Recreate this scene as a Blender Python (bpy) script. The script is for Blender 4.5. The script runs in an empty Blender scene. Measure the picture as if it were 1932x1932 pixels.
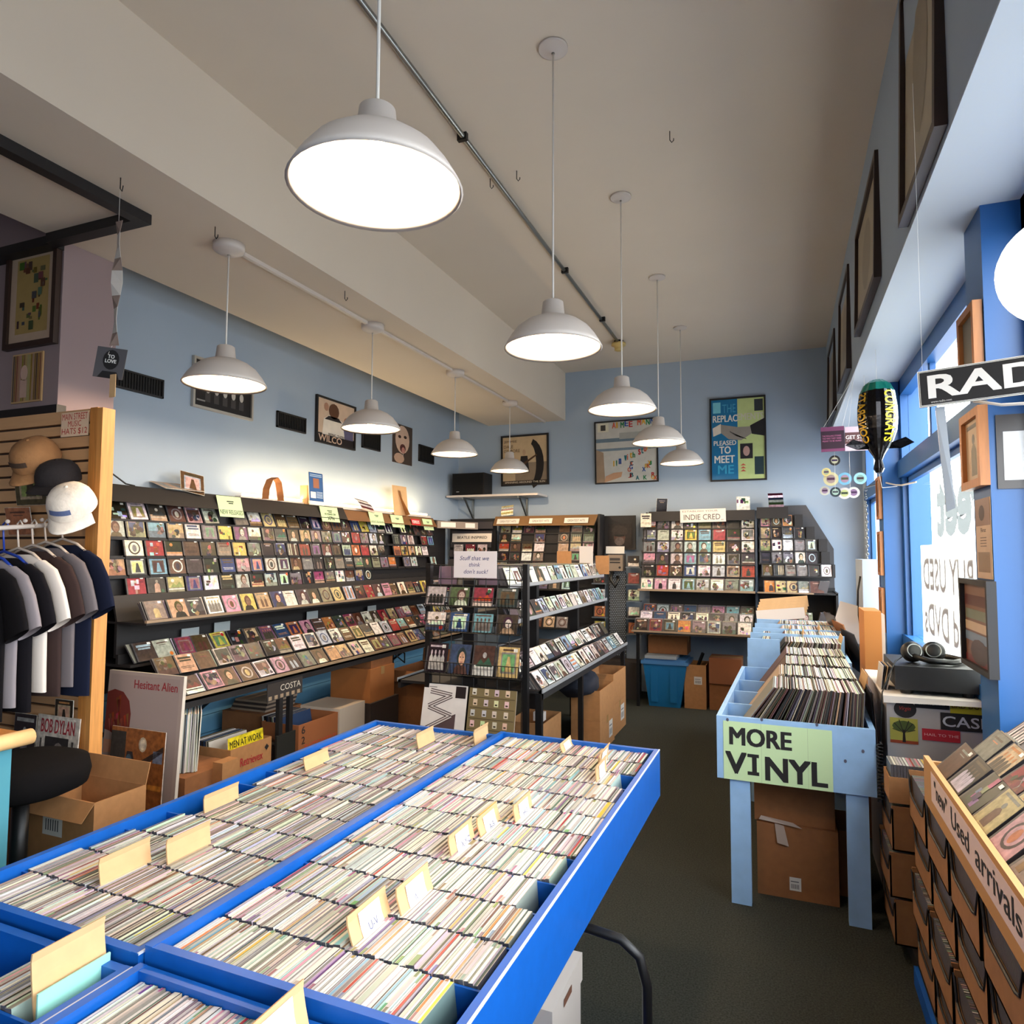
import bpy, math, random
from mathutils import Matrix, Vector
SC = bpy.context.scene
COL = SC.collection
# ------------------------------------------------------------------ camera
FPX = 1275.0
def cam_axes(yaw, pitch, roll):
    y, p, r = (math.radians(a) for a in (yaw, pitch, roll))
    fw = Vector((-math.sin(y)*math.cos(p), math.cos(y)*math.cos(p), math.sin(p)))
    rt = Vector((math.cos(y), math.sin(y), 0)); up = rt.cross(fw)
    return math.cos(r)*rt+math.sin(r)*up, -math.sin(r)*rt+math.cos(r)*up, fw
RT, UP, FW = cam_axes(21.82, 3.49, 0.23)
CAM = Vector((0, 0, 1.6))
cd_ = bpy.data.cameras.new('camera'); cam = bpy.data.objects.new('camera', cd_); COL.objects.link(cam)
cd_.sensor_width = 36; cd_.lens = 36*FPX/1932; cd_.clip_start = .02
m = Matrix((RT, UP, -FW)).transposed().to_4x4(); m.translation = CAM; cam.matrix_world = m
SC.camera = cam
# ------------------------------------------------------------------ world, exposure
W = bpy.data.worlds.new('world'); SC.world = W; W.use_nodes = True
bg = W.node_tree.nodes['Background']; bg.inputs[0].default_value = (.90, .96, 1.0, 1); bg.inputs[1].default_value = 7.5
_nt = W.node_tree; _tc = _nt.nodes.new('ShaderNodeTexCoord'); _sx = _nt.nodes.new('ShaderNodeSeparateXYZ'); _mr = _nt.nodes.new('ShaderNodeMapRange')
_nt.links.new(_tc.outputs['Generated'], _sx.inputs[0]); _nt.links.new(_sx.outputs['Z'], _mr.inputs[0])      # overcast sky above, darker street below
_mr.inputs[1].default_value = -.12; _mr.inputs[2].default_value = .02; _mr.inputs[3].default_value = 3.2; _mr.inputs[4].default_value = 11.0; _nt.links.new(_mr.outputs[0], bg.inputs[1])
SC.view_settings.view_transform = 'Standard'; SC.view_settings.look = 'None'
SC.view_settings.gamma = 1; SC.view_settings.use_curve_mapping = False; SC.view_settings.exposure = 0.25
SC.cycles.max_bounces = 8; SC.cycles.diffuse_bounces = 5; SC.cycles.transparent_max_bounces = 12
SC.cycles.caustics_reflective = False; SC.cycles.caustics_refractive = False
SC.cycles.sample_clamp_indirect = 6
LAMP_W = 28.0; LAMP_COL = (1.0, .74, .47)
def portal(y0, y1, z0, z1):
    L = bpy.data.lights.new('window_portal', 'AREA'); L.shape = 'RECTANGLE'; L.size = y1-y0; L.size_y = z1-z0
    L.cycles.is_portal = True
    o = bpy.data.objects.new('window_portal', L); COL.objects.link(o)
    mm = Matrix(((0, 0, 1), (1, 0, 0), (0, 1, 0))).to_4x4()      # local -Z faces -X
    mm.translation = (.93, (y0+y1)/2, (z0+z1)/2); o.matrix_world = mm
for a in ((.05, 2.78, 1.0, 2.8), (3.05, 5.5, 1.0, 2.8), (5.8, 7.9, 1.0, 2.8), (-2.4, -.2, .2, 2.8)): portal(*a)
# ------------------------------------------------------------------ materials
def lin(c):
    o = []
    for v in c[:3]:
        v /= 255; o.append(v/12.92 if v <= .04045 else ((v+.055)/1.055)**2.4)
    return tuple(o)
MATS = {}
def mat(name, rgb=None, rough=.6, metal=0, noise=0, nscale=8, vcol=False, bump=0, bscale=60, spec=.5, emit=0, stretch=None):
    if name in MATS: return MATS[name]
    M = bpy.data.materials.new(name); M.use_nodes = True; nt = M.node_tree; b = nt.nodes['Principled BSDF']
    b.inputs['Roughness'].default_value = rough; b.inputs['Metallic'].default_value = metal
    b.inputs['Specular IOR Level'].default_value = spec
    src = None
    if vcol:
        a = nt.nodes.new('ShaderNodeAttribute'); a.attribute_name = 'Col'; src = a.outputs['Color']
    else: b.inputs['Base Color'].default_value = (*lin(rgb), 1)
    if noise or bump:
        tc = nt.nodes.new('ShaderNodeTexCoord'); mp = nt.nodes.new('ShaderNodeMapping'); nt.links.new(tc.outputs['Object'], mp.inputs[0])
        if stretch: mp.inputs['Scale'].default_value = stretch
    if noise:
        n = nt.nodes.new('ShaderNodeTexNoise'); n.inputs['Scale'].default_value = nscale; n.inputs['Detail'].default_value = 6
        nt.links.new(mp.outputs[0], n.inputs['Vector'])
        mr = nt.nodes.new('ShaderNodeMapRange'); mr.inputs[1].default_value = .3; mr.inputs[2].default_value = .7
        mr.inputs[3].default_value = 1-noise; mr.inputs[4].default_value = 1+noise; nt.links.new(n.outputs['Fac'], mr.inputs[0])
        mx = nt.nodes.new('ShaderNodeMix'); mx.data_type = 'RGBA'; mx.blend_type = 'MULTIPLY'; mx.inputs[0].default_value = 1
        if src: nt.links.new(src, mx.inputs[6])
        else: mx.inputs[6].default_value = (*lin(rgb), 1)
        nt.links.new(mr.outputs[0], mx.inputs[7]); src = mx.outputs[2]
    if src: nt.links.new(src, b.inputs['Base Color'])
    if bump:
        n2 = nt.nodes.new('ShaderNodeTexNoise'); n2.inputs['Scale'].default_value = bscale; nt.links.new(mp.outputs[0], n2.inputs['Vector'])
        bp = nt.nodes.new('ShaderNodeBump'); bp.inputs['Strength'].default_value = bump; bp.inputs['Distance'].default_value = .01
        nt.links.new(n2.outputs['Fac'], bp.inputs['Height']); nt.links.new(bp.outputs[0], b.inputs['Normal'])
    if emit:
        b.inputs['Emission Color'].default_value = (*lin(rgb), 1); b.inputs['Emission Strength'].default_value = emit
    MATS[name] = M; return M
def mix_mat(name, rgb, opacity, gloss=False):
    M = bpy.data.materials.new(name); M.use_nodes = True; nt = M.node_tree; nt.nodes.clear()
    out = nt.nodes.new('ShaderNodeOutputMaterial'); mx = nt.nodes.new('ShaderNodeMixShader'); mx.inputs[0].default_value = opacity
    t = nt.nodes.new('ShaderNodeBsdfTransparent')
    if gloss:
        s = nt.nodes.new('ShaderNodeBsdfGlossy'); s.inputs['Roughness'].default_value = .03
    else:
        s = nt.nodes.new('ShaderNodeBsdfTranslucent'); s.inputs['Color'].default_value = (*lin(rgb), 1)
    nt.links.new(t.outputs[0], mx.inputs[1]); nt.links.new(s.outputs[0], mx.inputs[2]); nt.links.new(mx.outputs[0], out.inputs[0])
    MATS[name] = M; return M
BLUEWALL = mat('pale_blue_wall', (166, 181, 197), .85, noise=.02, nscale=3)
MAUVE = mat('mauve_wall', (150, 130, 130), .9)
CEIL = mat('cream_ceiling', (216, 203, 186), .9, noise=.015, nscale=2)
SOFFIT = mat('white_soffit_paint', (205, 213, 218), .85)
CARPET = mat('dark_carpet', (54, 56, 51), .95, noise=.45, nscale=140, bump=.5, bscale=300, spec=.1)
FRAMEBLUE = mat('window_frame_blue', (34, 90, 150), .4)
TRAYBLUE = mat('tray_blue_paint', (11, 86, 172), .38, noise=.06, nscale=25)
CRATEBLUE = mat('powder_blue_paint', (150, 188, 228), .5, noise=.06, nscale=14)
BLACK = mat('black_laminate', (24, 21, 22), .55)
BLACKM = mat('black_metal', (20, 19, 20), .4, metal=.2)
WHITE = mat('white_enamel', (206, 196, 188), .4)
CORDW = mat('white_cord', (225, 220, 212), .6)
STEEL = mat('steel', (150, 152, 150), .3, metal=.9)
CARD = mat('corrugated_cardboard', (172, 122, 76), .9, noise=.07, nscale=30)
CARDD = mat('dark_cardboard', (140, 90, 52), .9, noise=.08, nscale=30)
KRAFT = mat('kraft_board', (204, 166, 120), .85, noise=.05, nscale=20)
WOOD = mat('pine_post', (190, 124, 58), .5, noise=.2, nscale=6, stretch=(14, 14, 1))
SLAT = mat('slatwall_laminate', (206, 158, 112), .5, noise=.05, nscale=5, stretch=(1, 10, 10))
DARKW = mat('dark_wood_frame', (52, 34, 26), .4)
OAK = mat('oak_frame', (176, 112, 58), .45, noise=.15, nscale=8, stretch=(8, 8, 1))
PAPERG = mat('mint_paper', (196, 222, 172), .8)
PRINT = mat('printed_gloss', vcol=True, rough=.35, spec=.35, noise=.38, nscale=38)
PRINTP = mat('printed_poster', vcol=True, rough=.35, spec=.4, noise=.06, nscale=12)
PRINTM = mat('printed_matte', vcol=True, rough=.75)
SPINE = mat('jewel_case_spine', vcol=True, rough=.3)
CLOTH = mat('cotton_cloth', vcol=True, rough=.95, spec=.1)
NAVY = mat('navy_cloth', (22, 26, 40), .95)
RUBBER = mat('black_plastic', (13, 13, 14), .45)
GLASS = mix_mat('window_glass', (255, 255, 255), .06, True)
BANNER = mix_mat('paper_banner', (250, 248, 238), .85)
TUBE = mat('fluorescent_glow', (255, 214, 160), emit=4)
BULB = mat('bulb_glow', (255, 226, 180), emit=25)
GLOBE = mat('globe_glow', (255, 250, 240), emit=1.5)
# ------------------------------------------------------------------ mesh builder (all coordinates in world metres)
class MB:
    def __init__(s): s.v = []; s.f = []; s.c = []; s.m = []
    def add(s, vs, fs, col=(200, 200, 200), mi=0, M=None):
        k = len(s.v)
        s.v += [tuple(M @ Vector(v)) for v in vs] if M is not None else [tuple(v) for v in vs]
        cl = lin(col)
        for f in fs: s.f.append([k+i for i in f]); s.c.append(cl); s.m.append(mi)
        return s
    def box(s, x0, x1, y0, y1, z0, z1, col=(200, 200, 200), mi=0, M=None):
        return s.add([(x0,y0,z0),(x1,y0,z0),(x1,y1,z0),(x0,y1,z0),(x0,y0,z1),(x1,y0,z1),(x1,y1,z1),(x0,y1,z1)],
              [(0,3,2,1),(4,5,6,7),(0,1,5,4),(1,2,6,5),(2,3,7,6),(3,0,4,7)], col, mi, M)
    def quad(s, x0, y0, x1, y1, z, col, mi=0, M=None):
        return s.add([(x0,y0,z),(x1,y0,z),(x1,y1,z),(x0,y1,z)], [(0,1,2,3)], col, mi, M)
    def poly(s, pts, z, col, mi=0, M=None):
        return s.add([(p[0], p[1], z) for p in pts], [tuple(range(len(pts)))], col, mi, M)
    def ell(s, cx, cy, rx, ry, z, col, n=12, mi=0, M=None):
        return s.poly([(cx+rx*math.cos(2*math.pi*i/n), cy+ry*math.sin(2*math.pi*i/n)) for i in range(n)], z, col, mi, M)
    def prism(s, pts, z0, z1, col=(200, 200, 200), mi=0, M=None):
        n = len(pts)
        return s.add([(*p, z0) for p in pts]+[(*p, z1) for p in pts],
            [tuple(range(n))[::-1], tuple(range(n, 2*n))]+[(i, (i+1) % n, n+(i+1) % n, n+i) for i in range(n)], col, mi, M)
    def lathe(s, prof, c=(0, 0, 0), n=32, col=(200, 200, 200), mi=0, M=None):
        vs = []; fs = []
        for r, z in prof:
            for i in range(n):
                a = 2*math.pi*i/n; vs.append((c[0]+r*math.cos(a), c[1]+r*math.sin(a), c[2]+z))
        for j in range(len(prof)-1):
            for i in range(n):
                fs.append((j*n+i, j*n+(i+1) % n, (j+1)*n+(i+1) % n, (j+1)*n+i))
        return s.add(vs, fs, col, mi, M)
    def tube(s, pts, r, n=8, col=(200, 200, 200), mi=0, M=None, cap=True):
        pts = [Vector(p) for p in pts]; vs = []; fs = []; prev = None
        for i, p in enumerate(pts):
            t = (pts[min(i+1, len(pts)-1)]-pts[max(i-1, 0)]).normalized()
            if prev is None:
                a = Vector((0, 0, 1)) if abs(t.z) < .9 else Vector((1, 0, 0))
                u = t.cross(a).normalized()
            else: u = (prev-t*prev.dot(t)).normalized()
            prev = u; w = t.cross(u)
            for k in range(n):
                a = 2*math.pi*k/n; vs.append(p+r*(math.cos(a)*u+math.sin(a)*w))
        for j in range(len(pts)-1):
            for k in range(n): fs.append((j*n+k, j*n+(k+1) % n, (j+1)*n+(k+1) % n, (j+1)*n+k))
        if cap: fs += [tuple(range(n))[::-1], tuple((len(pts)-1)*n+k for k in range(n))]
        return s.add(vs, fs, col, mi, M)
    def text(s, body, x, y, w, h, col=(20, 20, 20), z=.001, M=None, off=0, shear=0, mi=0, fat=0):
        v, f = letters(body, fat, shear); d = off*h*.9
        for k, (a, b) in enumerate(((0, 0), (d, .6*d), (-d, .6*d), (d, -.6*d), (-d, -.6*d)) if off else ((0, 0),)):
            s.add([(x+p[0]*w+a, y+p[1]*h+b, z+.00004*k) for p in v], f, col, mi, M)
        return s
    def build(s, name, mats, parent=None, smooth=False, origin=None):
        if not isinstance(mats, (list, tuple)): mats = [mats]
        if origin is None:
            if parent is not None: origin = WLOC[parent.name]
            else:
                xs, ys, zs = zip(*s.v); origin = ((min(xs)+max(xs))/2, (min(ys)+max(ys))/2, min(zs))
        me = bpy.data.meshes.new(name)
        me.from_pydata([(a-origin[0], b-origin[1], c-origin[2]) for a, b, c in s.v], [], s.f)
        for M in mats: me.materials.append(M)
        me.polygons.foreach_set('material_index', s.m)
        if any('print' in M.name or 'spine' in M.name or 'cotton' in M.name for M in mats):
            at = me.color_attributes.new('Col', 'FLOAT_COLOR', 'CORNER'); d = []
            for f, c in zip(s.f, s.c): d += [*c, 1]*len(f)
            at.data.foreach_set('color', d)
        if smooth: me.polygons.foreach_set('use_smooth', [True]*len(me.polygons))
        me.update()
        o = bpy.data.objects.new(name, me); COL.objects.link(o)
        if parent is not None: o.parent = parent; o.location = [a-b for a, b in zip(origin, WLOC[parent.name])]
        else: o.location = origin
        WLOC[o.name] = tuple(origin); return o
WLOC = {}; TXT = {}
def letters(body, off=0, shear=0):
    key = (body, off, shear)
    if key in TXT: return TXT[key]
    cu = bpy.data.curves.new('t', 'FONT'); cu.body = body; cu.resolution_u = 3; cu.offset = off; cu.shear = shear; cu.space_line = .9
    cu.align_x = 'CENTER' if '\n' in body else 'LEFT'
    ob = bpy.data.objects.new('t', cu); me = ob.to_mesh()
    v = [(p.co.x, p.co.y) for p in me.vertices]; f = [tuple(p.vertices) for p in me.polygons]
    ob.to_mesh_clear(); bpy.data.objects.remove(ob); bpy.data.curves.remove(cu)
    x0 = min(p[0] for p in v); x1 = max(p[0] for p in v); y0 = min(p[1] for p in v); y1 = max(p[1] for p in v)
    v = [((p[0]-x0)/(x1-x0), (p[1]-y0)/(y1-y0)) for p in v]; TXT[key] = (v, f); return v, f
def frame(o, u, v):
    u = Vector(u).normalized(); v = Vector(v); v = (v-u*v.dot(u)).normalized(); n = u.cross(v)
    M = Matrix((u, v, n)).transposed().to_4x4(); M.translation = o; return M
def tag(o, label, cat, group=None, kind=None):
    if label: o['label'] = label
    if cat: o['category'] = cat
    if group: o['group'] = group
    if kind: o['kind'] = kind
    return o
def thing(name, loc, label, cat, group=None):
    o = bpy.data.objects.new(name, None); COL.objects.link(o); o.location = loc; o.empty_display_size = .1
    WLOC[o.name] = tuple(loc); return tag(o, label, cat, group)
def struct(name, mb, mats, parent=None, smooth=False):
    o = mb.build(name, mats, parent, smooth)
    if parent is None: o['kind'] = 'structure'
    return o
def nth(n):
    return {1: 'first', 2: 'second', 3: 'third', 4: 'fourth', 5: 'fifth', 6: 'sixth', 7: 'seventh', 8: 'eighth', 9: 'ninth', 10: 'tenth'}.get(n) or str(n)+('th' if 10 < n % 100 < 20 else {1: 'st', 2: 'nd', 3: 'rd'}.get(n % 10, 'th'))
def project(p):
    d = Vector(p)-CAM; w = d.dot(FW)
    return (966+FPX*d.dot(RT)/w, 966-FPX*d.dot(UP)/w, w) if w > .05 else (-9e9, 0, w)
B = lambda *a, **k: MB().box(*a, **k)
# ------------------------------------------------------------------ the room
YB, ZC, ZS, XB0, XB1, XL = 8.0, 3.86, 3.258, -3.54, -2.49, -3.97
struct('floor', B(-6.6, 1.0, -3.0, 8.1, -.1, 0), CARPET)
struct('ceiling', B(-6.6, 1.0, -3.0, 8.1, ZC, ZC+.1), CEIL)
struct('ceiling_beam', B(XB0, XB1, -3.0, YB, ZS, ZC), CEIL)
struct('wall_back', B(-6.6, 1.0, YB, YB+.1, 0, ZC), BLUEWALL)
struct('wall_left', B(XL-.1, XL, 2.7, YB, 0, ZC), BLUEWALL)
struct('wall_pier', B(-6.6, XB0, 2.38, 2.7, 0, ZC), MAUVE)
struct('wall_side', B(-6.7, -6.6, -3.0, 2.4, 0, ZC), MAUVE)
struct('wall_front', B(-6.6, 1.0, -3.1, -3.0, 0, ZC), BLUEWALL)
struct('wall_right_upper', B(.48, .98, -3.0, YB, 2.86, ZC), BLUEWALL)
struct('soffit', B(.481, .98, -3.0, YB, 2.854, 2.86), SOFFIT)
struct('wall_right_lower', B(.84, .98, -3.0, YB, 0, .95), mat('deep_blue_panel', (30, 80, 160), .5))
for i, (a, b) in enumerate(((-.18, .05), (2.81, 3.04), (5.53, 5.76))):
    struct('window_column', MB().box(.68, .98, a, b, 0, 2.854), FRAMEBLUE)
struct('wall_right_end', B(.80, .98, 7.72, YB, .95, 2.854), SOFFIT)
WINS = ((-2.9, -.18), (.05, 2.81), (3.04, 5.53), (5.76, 7.72))
for i, (a, b) in enumerate(WINS):
    n = 'window_%d' % (i+1)
    fr = MB()
    fr.box(.80, .87, a, a+.06, .95, 2.854).box(.80, .87, b-.06, b, .95, 2.854)
    fr.box(.80, .87, a, b, 2.74, 2.854).box(.78, .87, a, b, 2.15, 2.27).box(.78, .88, a, b, .95, 1.04)
    o = struct(n, fr, FRAMEBLUE)
    th = .01
    s2 = MB().box(.83, .86, a+.06, a+.10, 1.04, 2.15).box(.83, .86, b-.10, b-.06, 1.04, 2.15).box(.83, .86, a+.06, b-.06, 2.11, 2.15).box(.83, .86, (a+b)/2+.3, (a+b)/2+.36, 2.27, 2.74)
    struct('sash', s2, FRAMEBLUE, o)
    struct('pane', MB().box(.846, .85, a+.06, b-.06, 1.04, 2.74), GLASS, o)
# left wall is boarded below the racks
lb = MB()
for k in range(6): lb.box(XL, XL+.02, 2.8, 7.9, .02+k*.13, .145+k*.13)
struct('trim_1', lb, mat('blue_boards', (104, 160, 196), .6))
struct('baseboard_back', B(-2.0, .8, YB-.015, YB, 0, .12), BLUEWALL)
# black ceiling trim outlining an opening over the near corner
struct('trim_2', MB().box(-3.54, -2.86, 2.28, 2.345, ZS-.05, ZS).box(-2.92, -2.86, -1.5, 2.28, ZS-.05, ZS).box(-5.6, -3.54, 2.30, 2.38, ZS-.05, ZS), BLACK)
struct('trim_3', B(-5.6, -3.47, 2.33, 2.38, 2.315, 2.36), BLACK)
# ------------------------------------------------------------------ pendant lamps
def pendant(x, y, zc, label, canopy='low'):
    t = thing('pendant_lamp', (x, y, 2.49), label, 'lamp', 'white barn pendant lamps')
    zr = 2.49
    out = [(.036, .210), (.045, .204), (.052, .138), (.080, .131), (.120, .113), (.158, .084), (.186, .048), (.202, .022), (.214, .0)]
    inn = [(r-.004, z-.004) for r, z in out[2:]][::-1]
    MB().lathe([(.001, .210)]+out+[(.21, 0)]+inn+[(.001, .126)], (x, y, zr), 40).build('lamp_shade', WHITE, t, True)
    MB().lathe([(.001, .13), (.018, .127), (.02, .10), (.03, .085), (.034, .06), (.026, .035), (.001, .028)], (x, y, zr), 16).build('bulb', BULB, t, True)
    MB().tube([(x, y, zr+.203), (x, y, (zr+zc)/2), (x, y, zc-.02)], .0045, 8).build('cord', CORDW, t, True)
    h = .028 if canopy == 'low' else .06
    MB().lathe([(.008, -h), (.03, -h+.003), (.062, -h+.018), (.066, -.012), (.066, 0), (.0, 0)] if canopy == 'low' else
        [(.008, -h), (.04, -h+.002), (.075, -h+.02), (.078, -.036), (.082, -.03), (.082, 0), (0, 0)], (x, y, zc), 28).build('canopy', WHITE, t, True)
    L = bpy.data.lights.new('lamp_light', 'POINT'); L.energy = LAMP_W; L.color = LAMP_COL; L.shadow_soft_size = .03
    o = bpy.data.objects.new('lamp_light', L); COL.objects.link(o); o.parent = t; o.location = (0, 0, .018)
desc = ['nearest lamp of the right row, largest in view', 'second lamp of the row near the window side', 'third lamp of the row near the window side', 'fourth lamp of the row near the window side', 'rearmost lamp of the row near the window side']
for i, y in enumerate((1.37, 2.75, 4.11, 5.45, 6.78)):
    pendant(-.912, y, ZC, 'white barn pendant, '+desc[i])
desc = ['nearest lamp on the white surface conduit', 'second lamp along the white conduit, by poster of three people', 'third lamp along the white conduit', 'rearmost lamp on the white conduit, before the moon poster']
for i, y in enumerate((2.73, 4.11, 5.45, 6.78)):
    pendant(-2.745, y, ZS, 'white barn pendant, '+desc[i], 'tall')
cb = MB()
for a, b in ((2.80, 4.04), (4.18, 5.38), (5.52, 6.71), (6.85, 7.95)): cb.box(-2.757, -2.733, a, b, ZS-.022, ZS)
tag(cb.build('surface_conduit', WHITE), 'white flat conduit linking the four pendants under the low ceiling', 'conduit')
t = thing('sprinkler_conduit', (-1.57, 4.5, ZC-.03), 'grey steel conduit running along the high ceiling', 'conduit')
MB().tube([(-1.545, 1.0, ZC-.02), (-1.578, 6.92, ZC-.02)], .014, 10).build('pipe', STEEL, t, True)
for y in (3.15, 5.0, 6.2): MB().box(-1.59, -1.535, y, y+.025, ZC-.04, ZC).build('clamp', BLACKM, t)
t = thing('smoke_detector', (-1.58, 6.95, ZC-.1), 'yellowed smoke detector at the end of the ceiling conduit', 'smoke detector')
MB().lathe([(.05, 0), (.05, -.025), (0, -.025)], (-1.58, 6.98, ZC), 20).build('mounting_plate', BLACKM, t)
MB().lathe([(0, -.025), (.075, -.027), (.078, -.05), (.05, -.055), (.042, -.09), (.046, -.1), (.03, -.11), (0, -.11)], (-1.58, 6.98, ZC), 24).build('sensor_body', mat('aged_plastic', (206, 178, 110), .5), t, True)
for x, y, z, l in ((-.52, 3.55, ZC, 'wire ceiling hook alone on the high ceiling near the window side'), (-1.42, 3.6, ZC, 'wire ceiling hook beside the steel conduit, nearer the window'), (-1.6, 3.62, ZC, 'wire ceiling hook beside the steel conduit, nearer the beam'), (-2.66, 2.55, ZS, 'wire hook on the low ceiling by the first white-conduit lamp'), (-2.55, 3.5, ZS, 'wire hook on the beam edge above the second white-conduit lamp')):
    tag(MB().tube([(x, y, z+.0), (x, y, z-.05), (x+.01, y, z-.065), (x+.02, y, z-.055), (x+.02, y, z-.045)], .0025, 6).build('ceiling_hook', BLACKM), l, 'hook', 'wire ceiling hooks')
# ------------------------------------------------------------------ printed art
PAL = dict(k=(30, 27, 27), d=(66, 60, 57), g=(128, 122, 118), l=(188, 184, 178), w=(234, 228, 216), n=(98, 62, 42), t=(196, 158, 110), r=(168, 42, 42), p=(212, 140, 158), b=(44, 62, 124),
    c=(112, 172, 190), y=(220, 190, 62), o=(212, 112, 50), e=(62, 84, 60), v=(108, 66, 124), m=(152, 46, 96), s=(172, 192, 206))
NAMES = dict(k='black', d='charcoal', g='grey', l='pale grey', w='white', n='brown', t='tan', r='red', p='pink', b='blue', c='turquoise', y='yellow', o='orange', e='dark green', v='purple', m='magenta', s='pale blue')
DARKS = 'kdnber'; LIGHTS = 'wltspyc'
def mute(c, k=.35, d=.93):
    g_ = .3*c[0]+.55*c[1]+.15*c[2]; return tuple((v*(1-k)+(g_*1.03, g_, g_*.95)[i]*k)*d for i, v in enumerate(c))
def jit(c, r, a=16): return tuple(max(6, min(250, v+r.uniform(-a, a))) for v in c)
STY = ('plain', 'portrait', 'landscape', 'emblem', 'striped', 'framed', 'collage', 'figure', 'lettered', 'photo')
STYW = (2, 4, 3, 2, 1, 3, 3, 2, 2, 9)
STYN = dict(photo='photo', plain='plain', portrait='portrait', landscape='landscape', emblem='ringed', striped='striped', framed='framed-picture', collage='patchwork', figure='figure', lettered='lettered')
def art(mb, M, x0, y0, w, h, key, r, style=None, z=.0004, tagp=.6):
    base = mute(jit(PAL[key], r), .25); dark = sum(base) < 330
    fg = mute(jit(PAL[r.choice('lgtnwsdgt' if dark else 'kdndnbg')], r)); fg2 = mute(jit(PAL[r.choice('tlgnwdkgnor')], r))
    st = style or r.choices(STY, STYW)[0]; e = z*.5 if z < .002 else .0006
    X = lambda a: x0+a*w
    Y = lambda a: y0+a*h
    q = lambda a, b, c, d, col, k=1: mb.quad(X(a), Y(b), X(c), Y(d), z+e*k, col, M=M)
    mb.quad(x0, y0, x0+w, y0+h, z, base, M=M)
    if st == 'photo':
        ins = .07 if r.random() < .4 else 0; cx, cy = r.uniform(.35, .65), r.uniform(.3, .6)
        if ins: q(ins, ins, 1-ins, 1-ins-.1*(r.random() < .5), mute(jit(PAL[r.choice('ndgktb')], r)))
        q(ins, ins, 1-ins, r.uniform(.2, .45), jit(tuple(.75*v for v in base), r, 14), 2)
        for i in range(11):
            f = 1-i/13; a0 = r.uniform(0, 6.28); px_ = cx+r.gauss(0, .13); py_ = cy+r.gauss(0, .15)
            pts = [(min(1-ins, max(ins, px_+(.07+.13*f)*r.uniform(.5, 1.2)*math.cos(6.283*k/7))), min(1-ins, max(ins, py_+(.08+.15*f)*r.uniform(.5, 1.2)*math.sin(6.283*k/7)))) for k in range(7)]
            mb.poly([(X(a), Y(b)) for a, b in pts], z+e*(3+.4*i), mute(jit(r.choice((base, fg, fg2, (70, 54, 46), (150, 116, 92), (44, 42, 46))), r, 26), .2), M=M)
        if r.random() < .7: q(.1, .84, r.uniform(.5, .9), .9, fg, 8)
    elif st == 'plain':
        q(.2, .8, .8, .86, fg); q(.3, .7, .7, .73, fg2)
    elif st == 'portrait':
        cx = r.uniform(.4, .6); skin = r.choice(((206, 160, 130), (170, 150, 140), (120, 92, 76), (200, 190, 180)))
        mb.poly([(X(cx-.36), Y(0)), (X(cx+.36), Y(0)), (X(cx+.26), Y(.24)), (X(cx+.1), Y(.32)), (X(cx-.1), Y(.32)), (X(cx-.26), Y(.24))], z+e, fg, M=M)
        mb.ell(X(cx), Y(.58), .24*w, .32*h, z+2*e, jit((60, 40, 32), r, 25), M=M); mb.ell(X(cx+.02), Y(.52), .16*w, .24*h, z+3*e, skin, M=M)
        q(cx-.09, .55, cx-.02, .58, (40, 30, 30), 4); q(cx+.05, .55, cx+.12, .58, (40, 30, 30), 4); q(cx-.04, .38, cx+.08, .41, (130, 60, 60), 4)
    elif st == 'landscape':
        q(0, 0, 1, r.uniform(.25, .4), fg); q(0, .18, 1, .24, fg2, 2)
        mb.ell(X(r.uniform(.25, .75)), Y(.68), .1*w, .1*h, z+e, fg2, M=M)
        mb.poly([(X(.1), Y(.3)), (X(.35), Y(.55)), (X(.5), Y(.4)), (X(.72), Y(.62)), (X(.95), Y(.3))], z+2*e, jit(base, r, 40), M=M)
    elif st == 'emblem':
        mb.ell(X(.5), Y(.48), .34*w, .36*h, z+e, fg, 16, M=M); mb.ell(X(.5), Y(.48), .26*w, .28*h, z+2*e, base, 16, M=M); mb.ell(X(.5), Y(.46), .13*w, .2*h, z+3*e, fg2, M=M)
    elif st == 'striped':
        n = r.randint(3, 6); vert = r.random() < .5
        for i in range(n):
            a = (i+.2)/n; c = r.choice((fg, fg2))
            if vert: q(a, .08, a+.5/n, .92, c)
            else: q(.08, a, .92, a+.5/n, c)
    elif st == 'framed':
        q(.14, .12, .86, .82, fg); q(.2, .18, .8, .76, jit(fg, r, 40), 2)
        mb.poly([(X(.35), Y(.18)), (X(.68), Y(.18)), (X(.6), Y(.5)), (X(.56), Y(.68)), (X(.45), Y(.68)), (X(.42), Y(.5))], z+3*e, base, M=M)
        q(.2, .87, .8, .93, fg2)
    elif st == 'collage':
        for i in range(7):
            a, b = r.uniform(0, .7), r.uniform(0, .7); q(a, b, a+r.uniform(.12, .3), b+r.uniform(.1, .3), jit(r.choice((fg, fg2, base)), r, 40), 1+i)
    elif st == 'figure':
        for cx in r.choice(((.5,), (.35, .65), (.2, .4, .6, .8))):
            s = .1 if cx != .5 else .17
            mb.poly([(X(cx-s), Y(.08)), (X(cx+s), Y(.08)), (X(cx+s*.9), Y(.5)), (X(cx+.3*s), Y(.6)), (X(cx-.3*s), Y(.6)), (X(cx-s*.9), Y(.5))], z+e, fg, M=M)
            mb.ell(X(cx), Y(.68), s*.5*w, .09*h, z+2*e, fg2, 8, M=M)
        q(.1, .86, .9, .93, fg2)
    else:
        for i, a in enumerate((.74, .6, .3, .22)): q(.1+.05*(i % 2), a, .9-.1*r.random(), a+(.12, .09, .03, .03)[i], fg if i < 2 else fg2)
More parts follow.
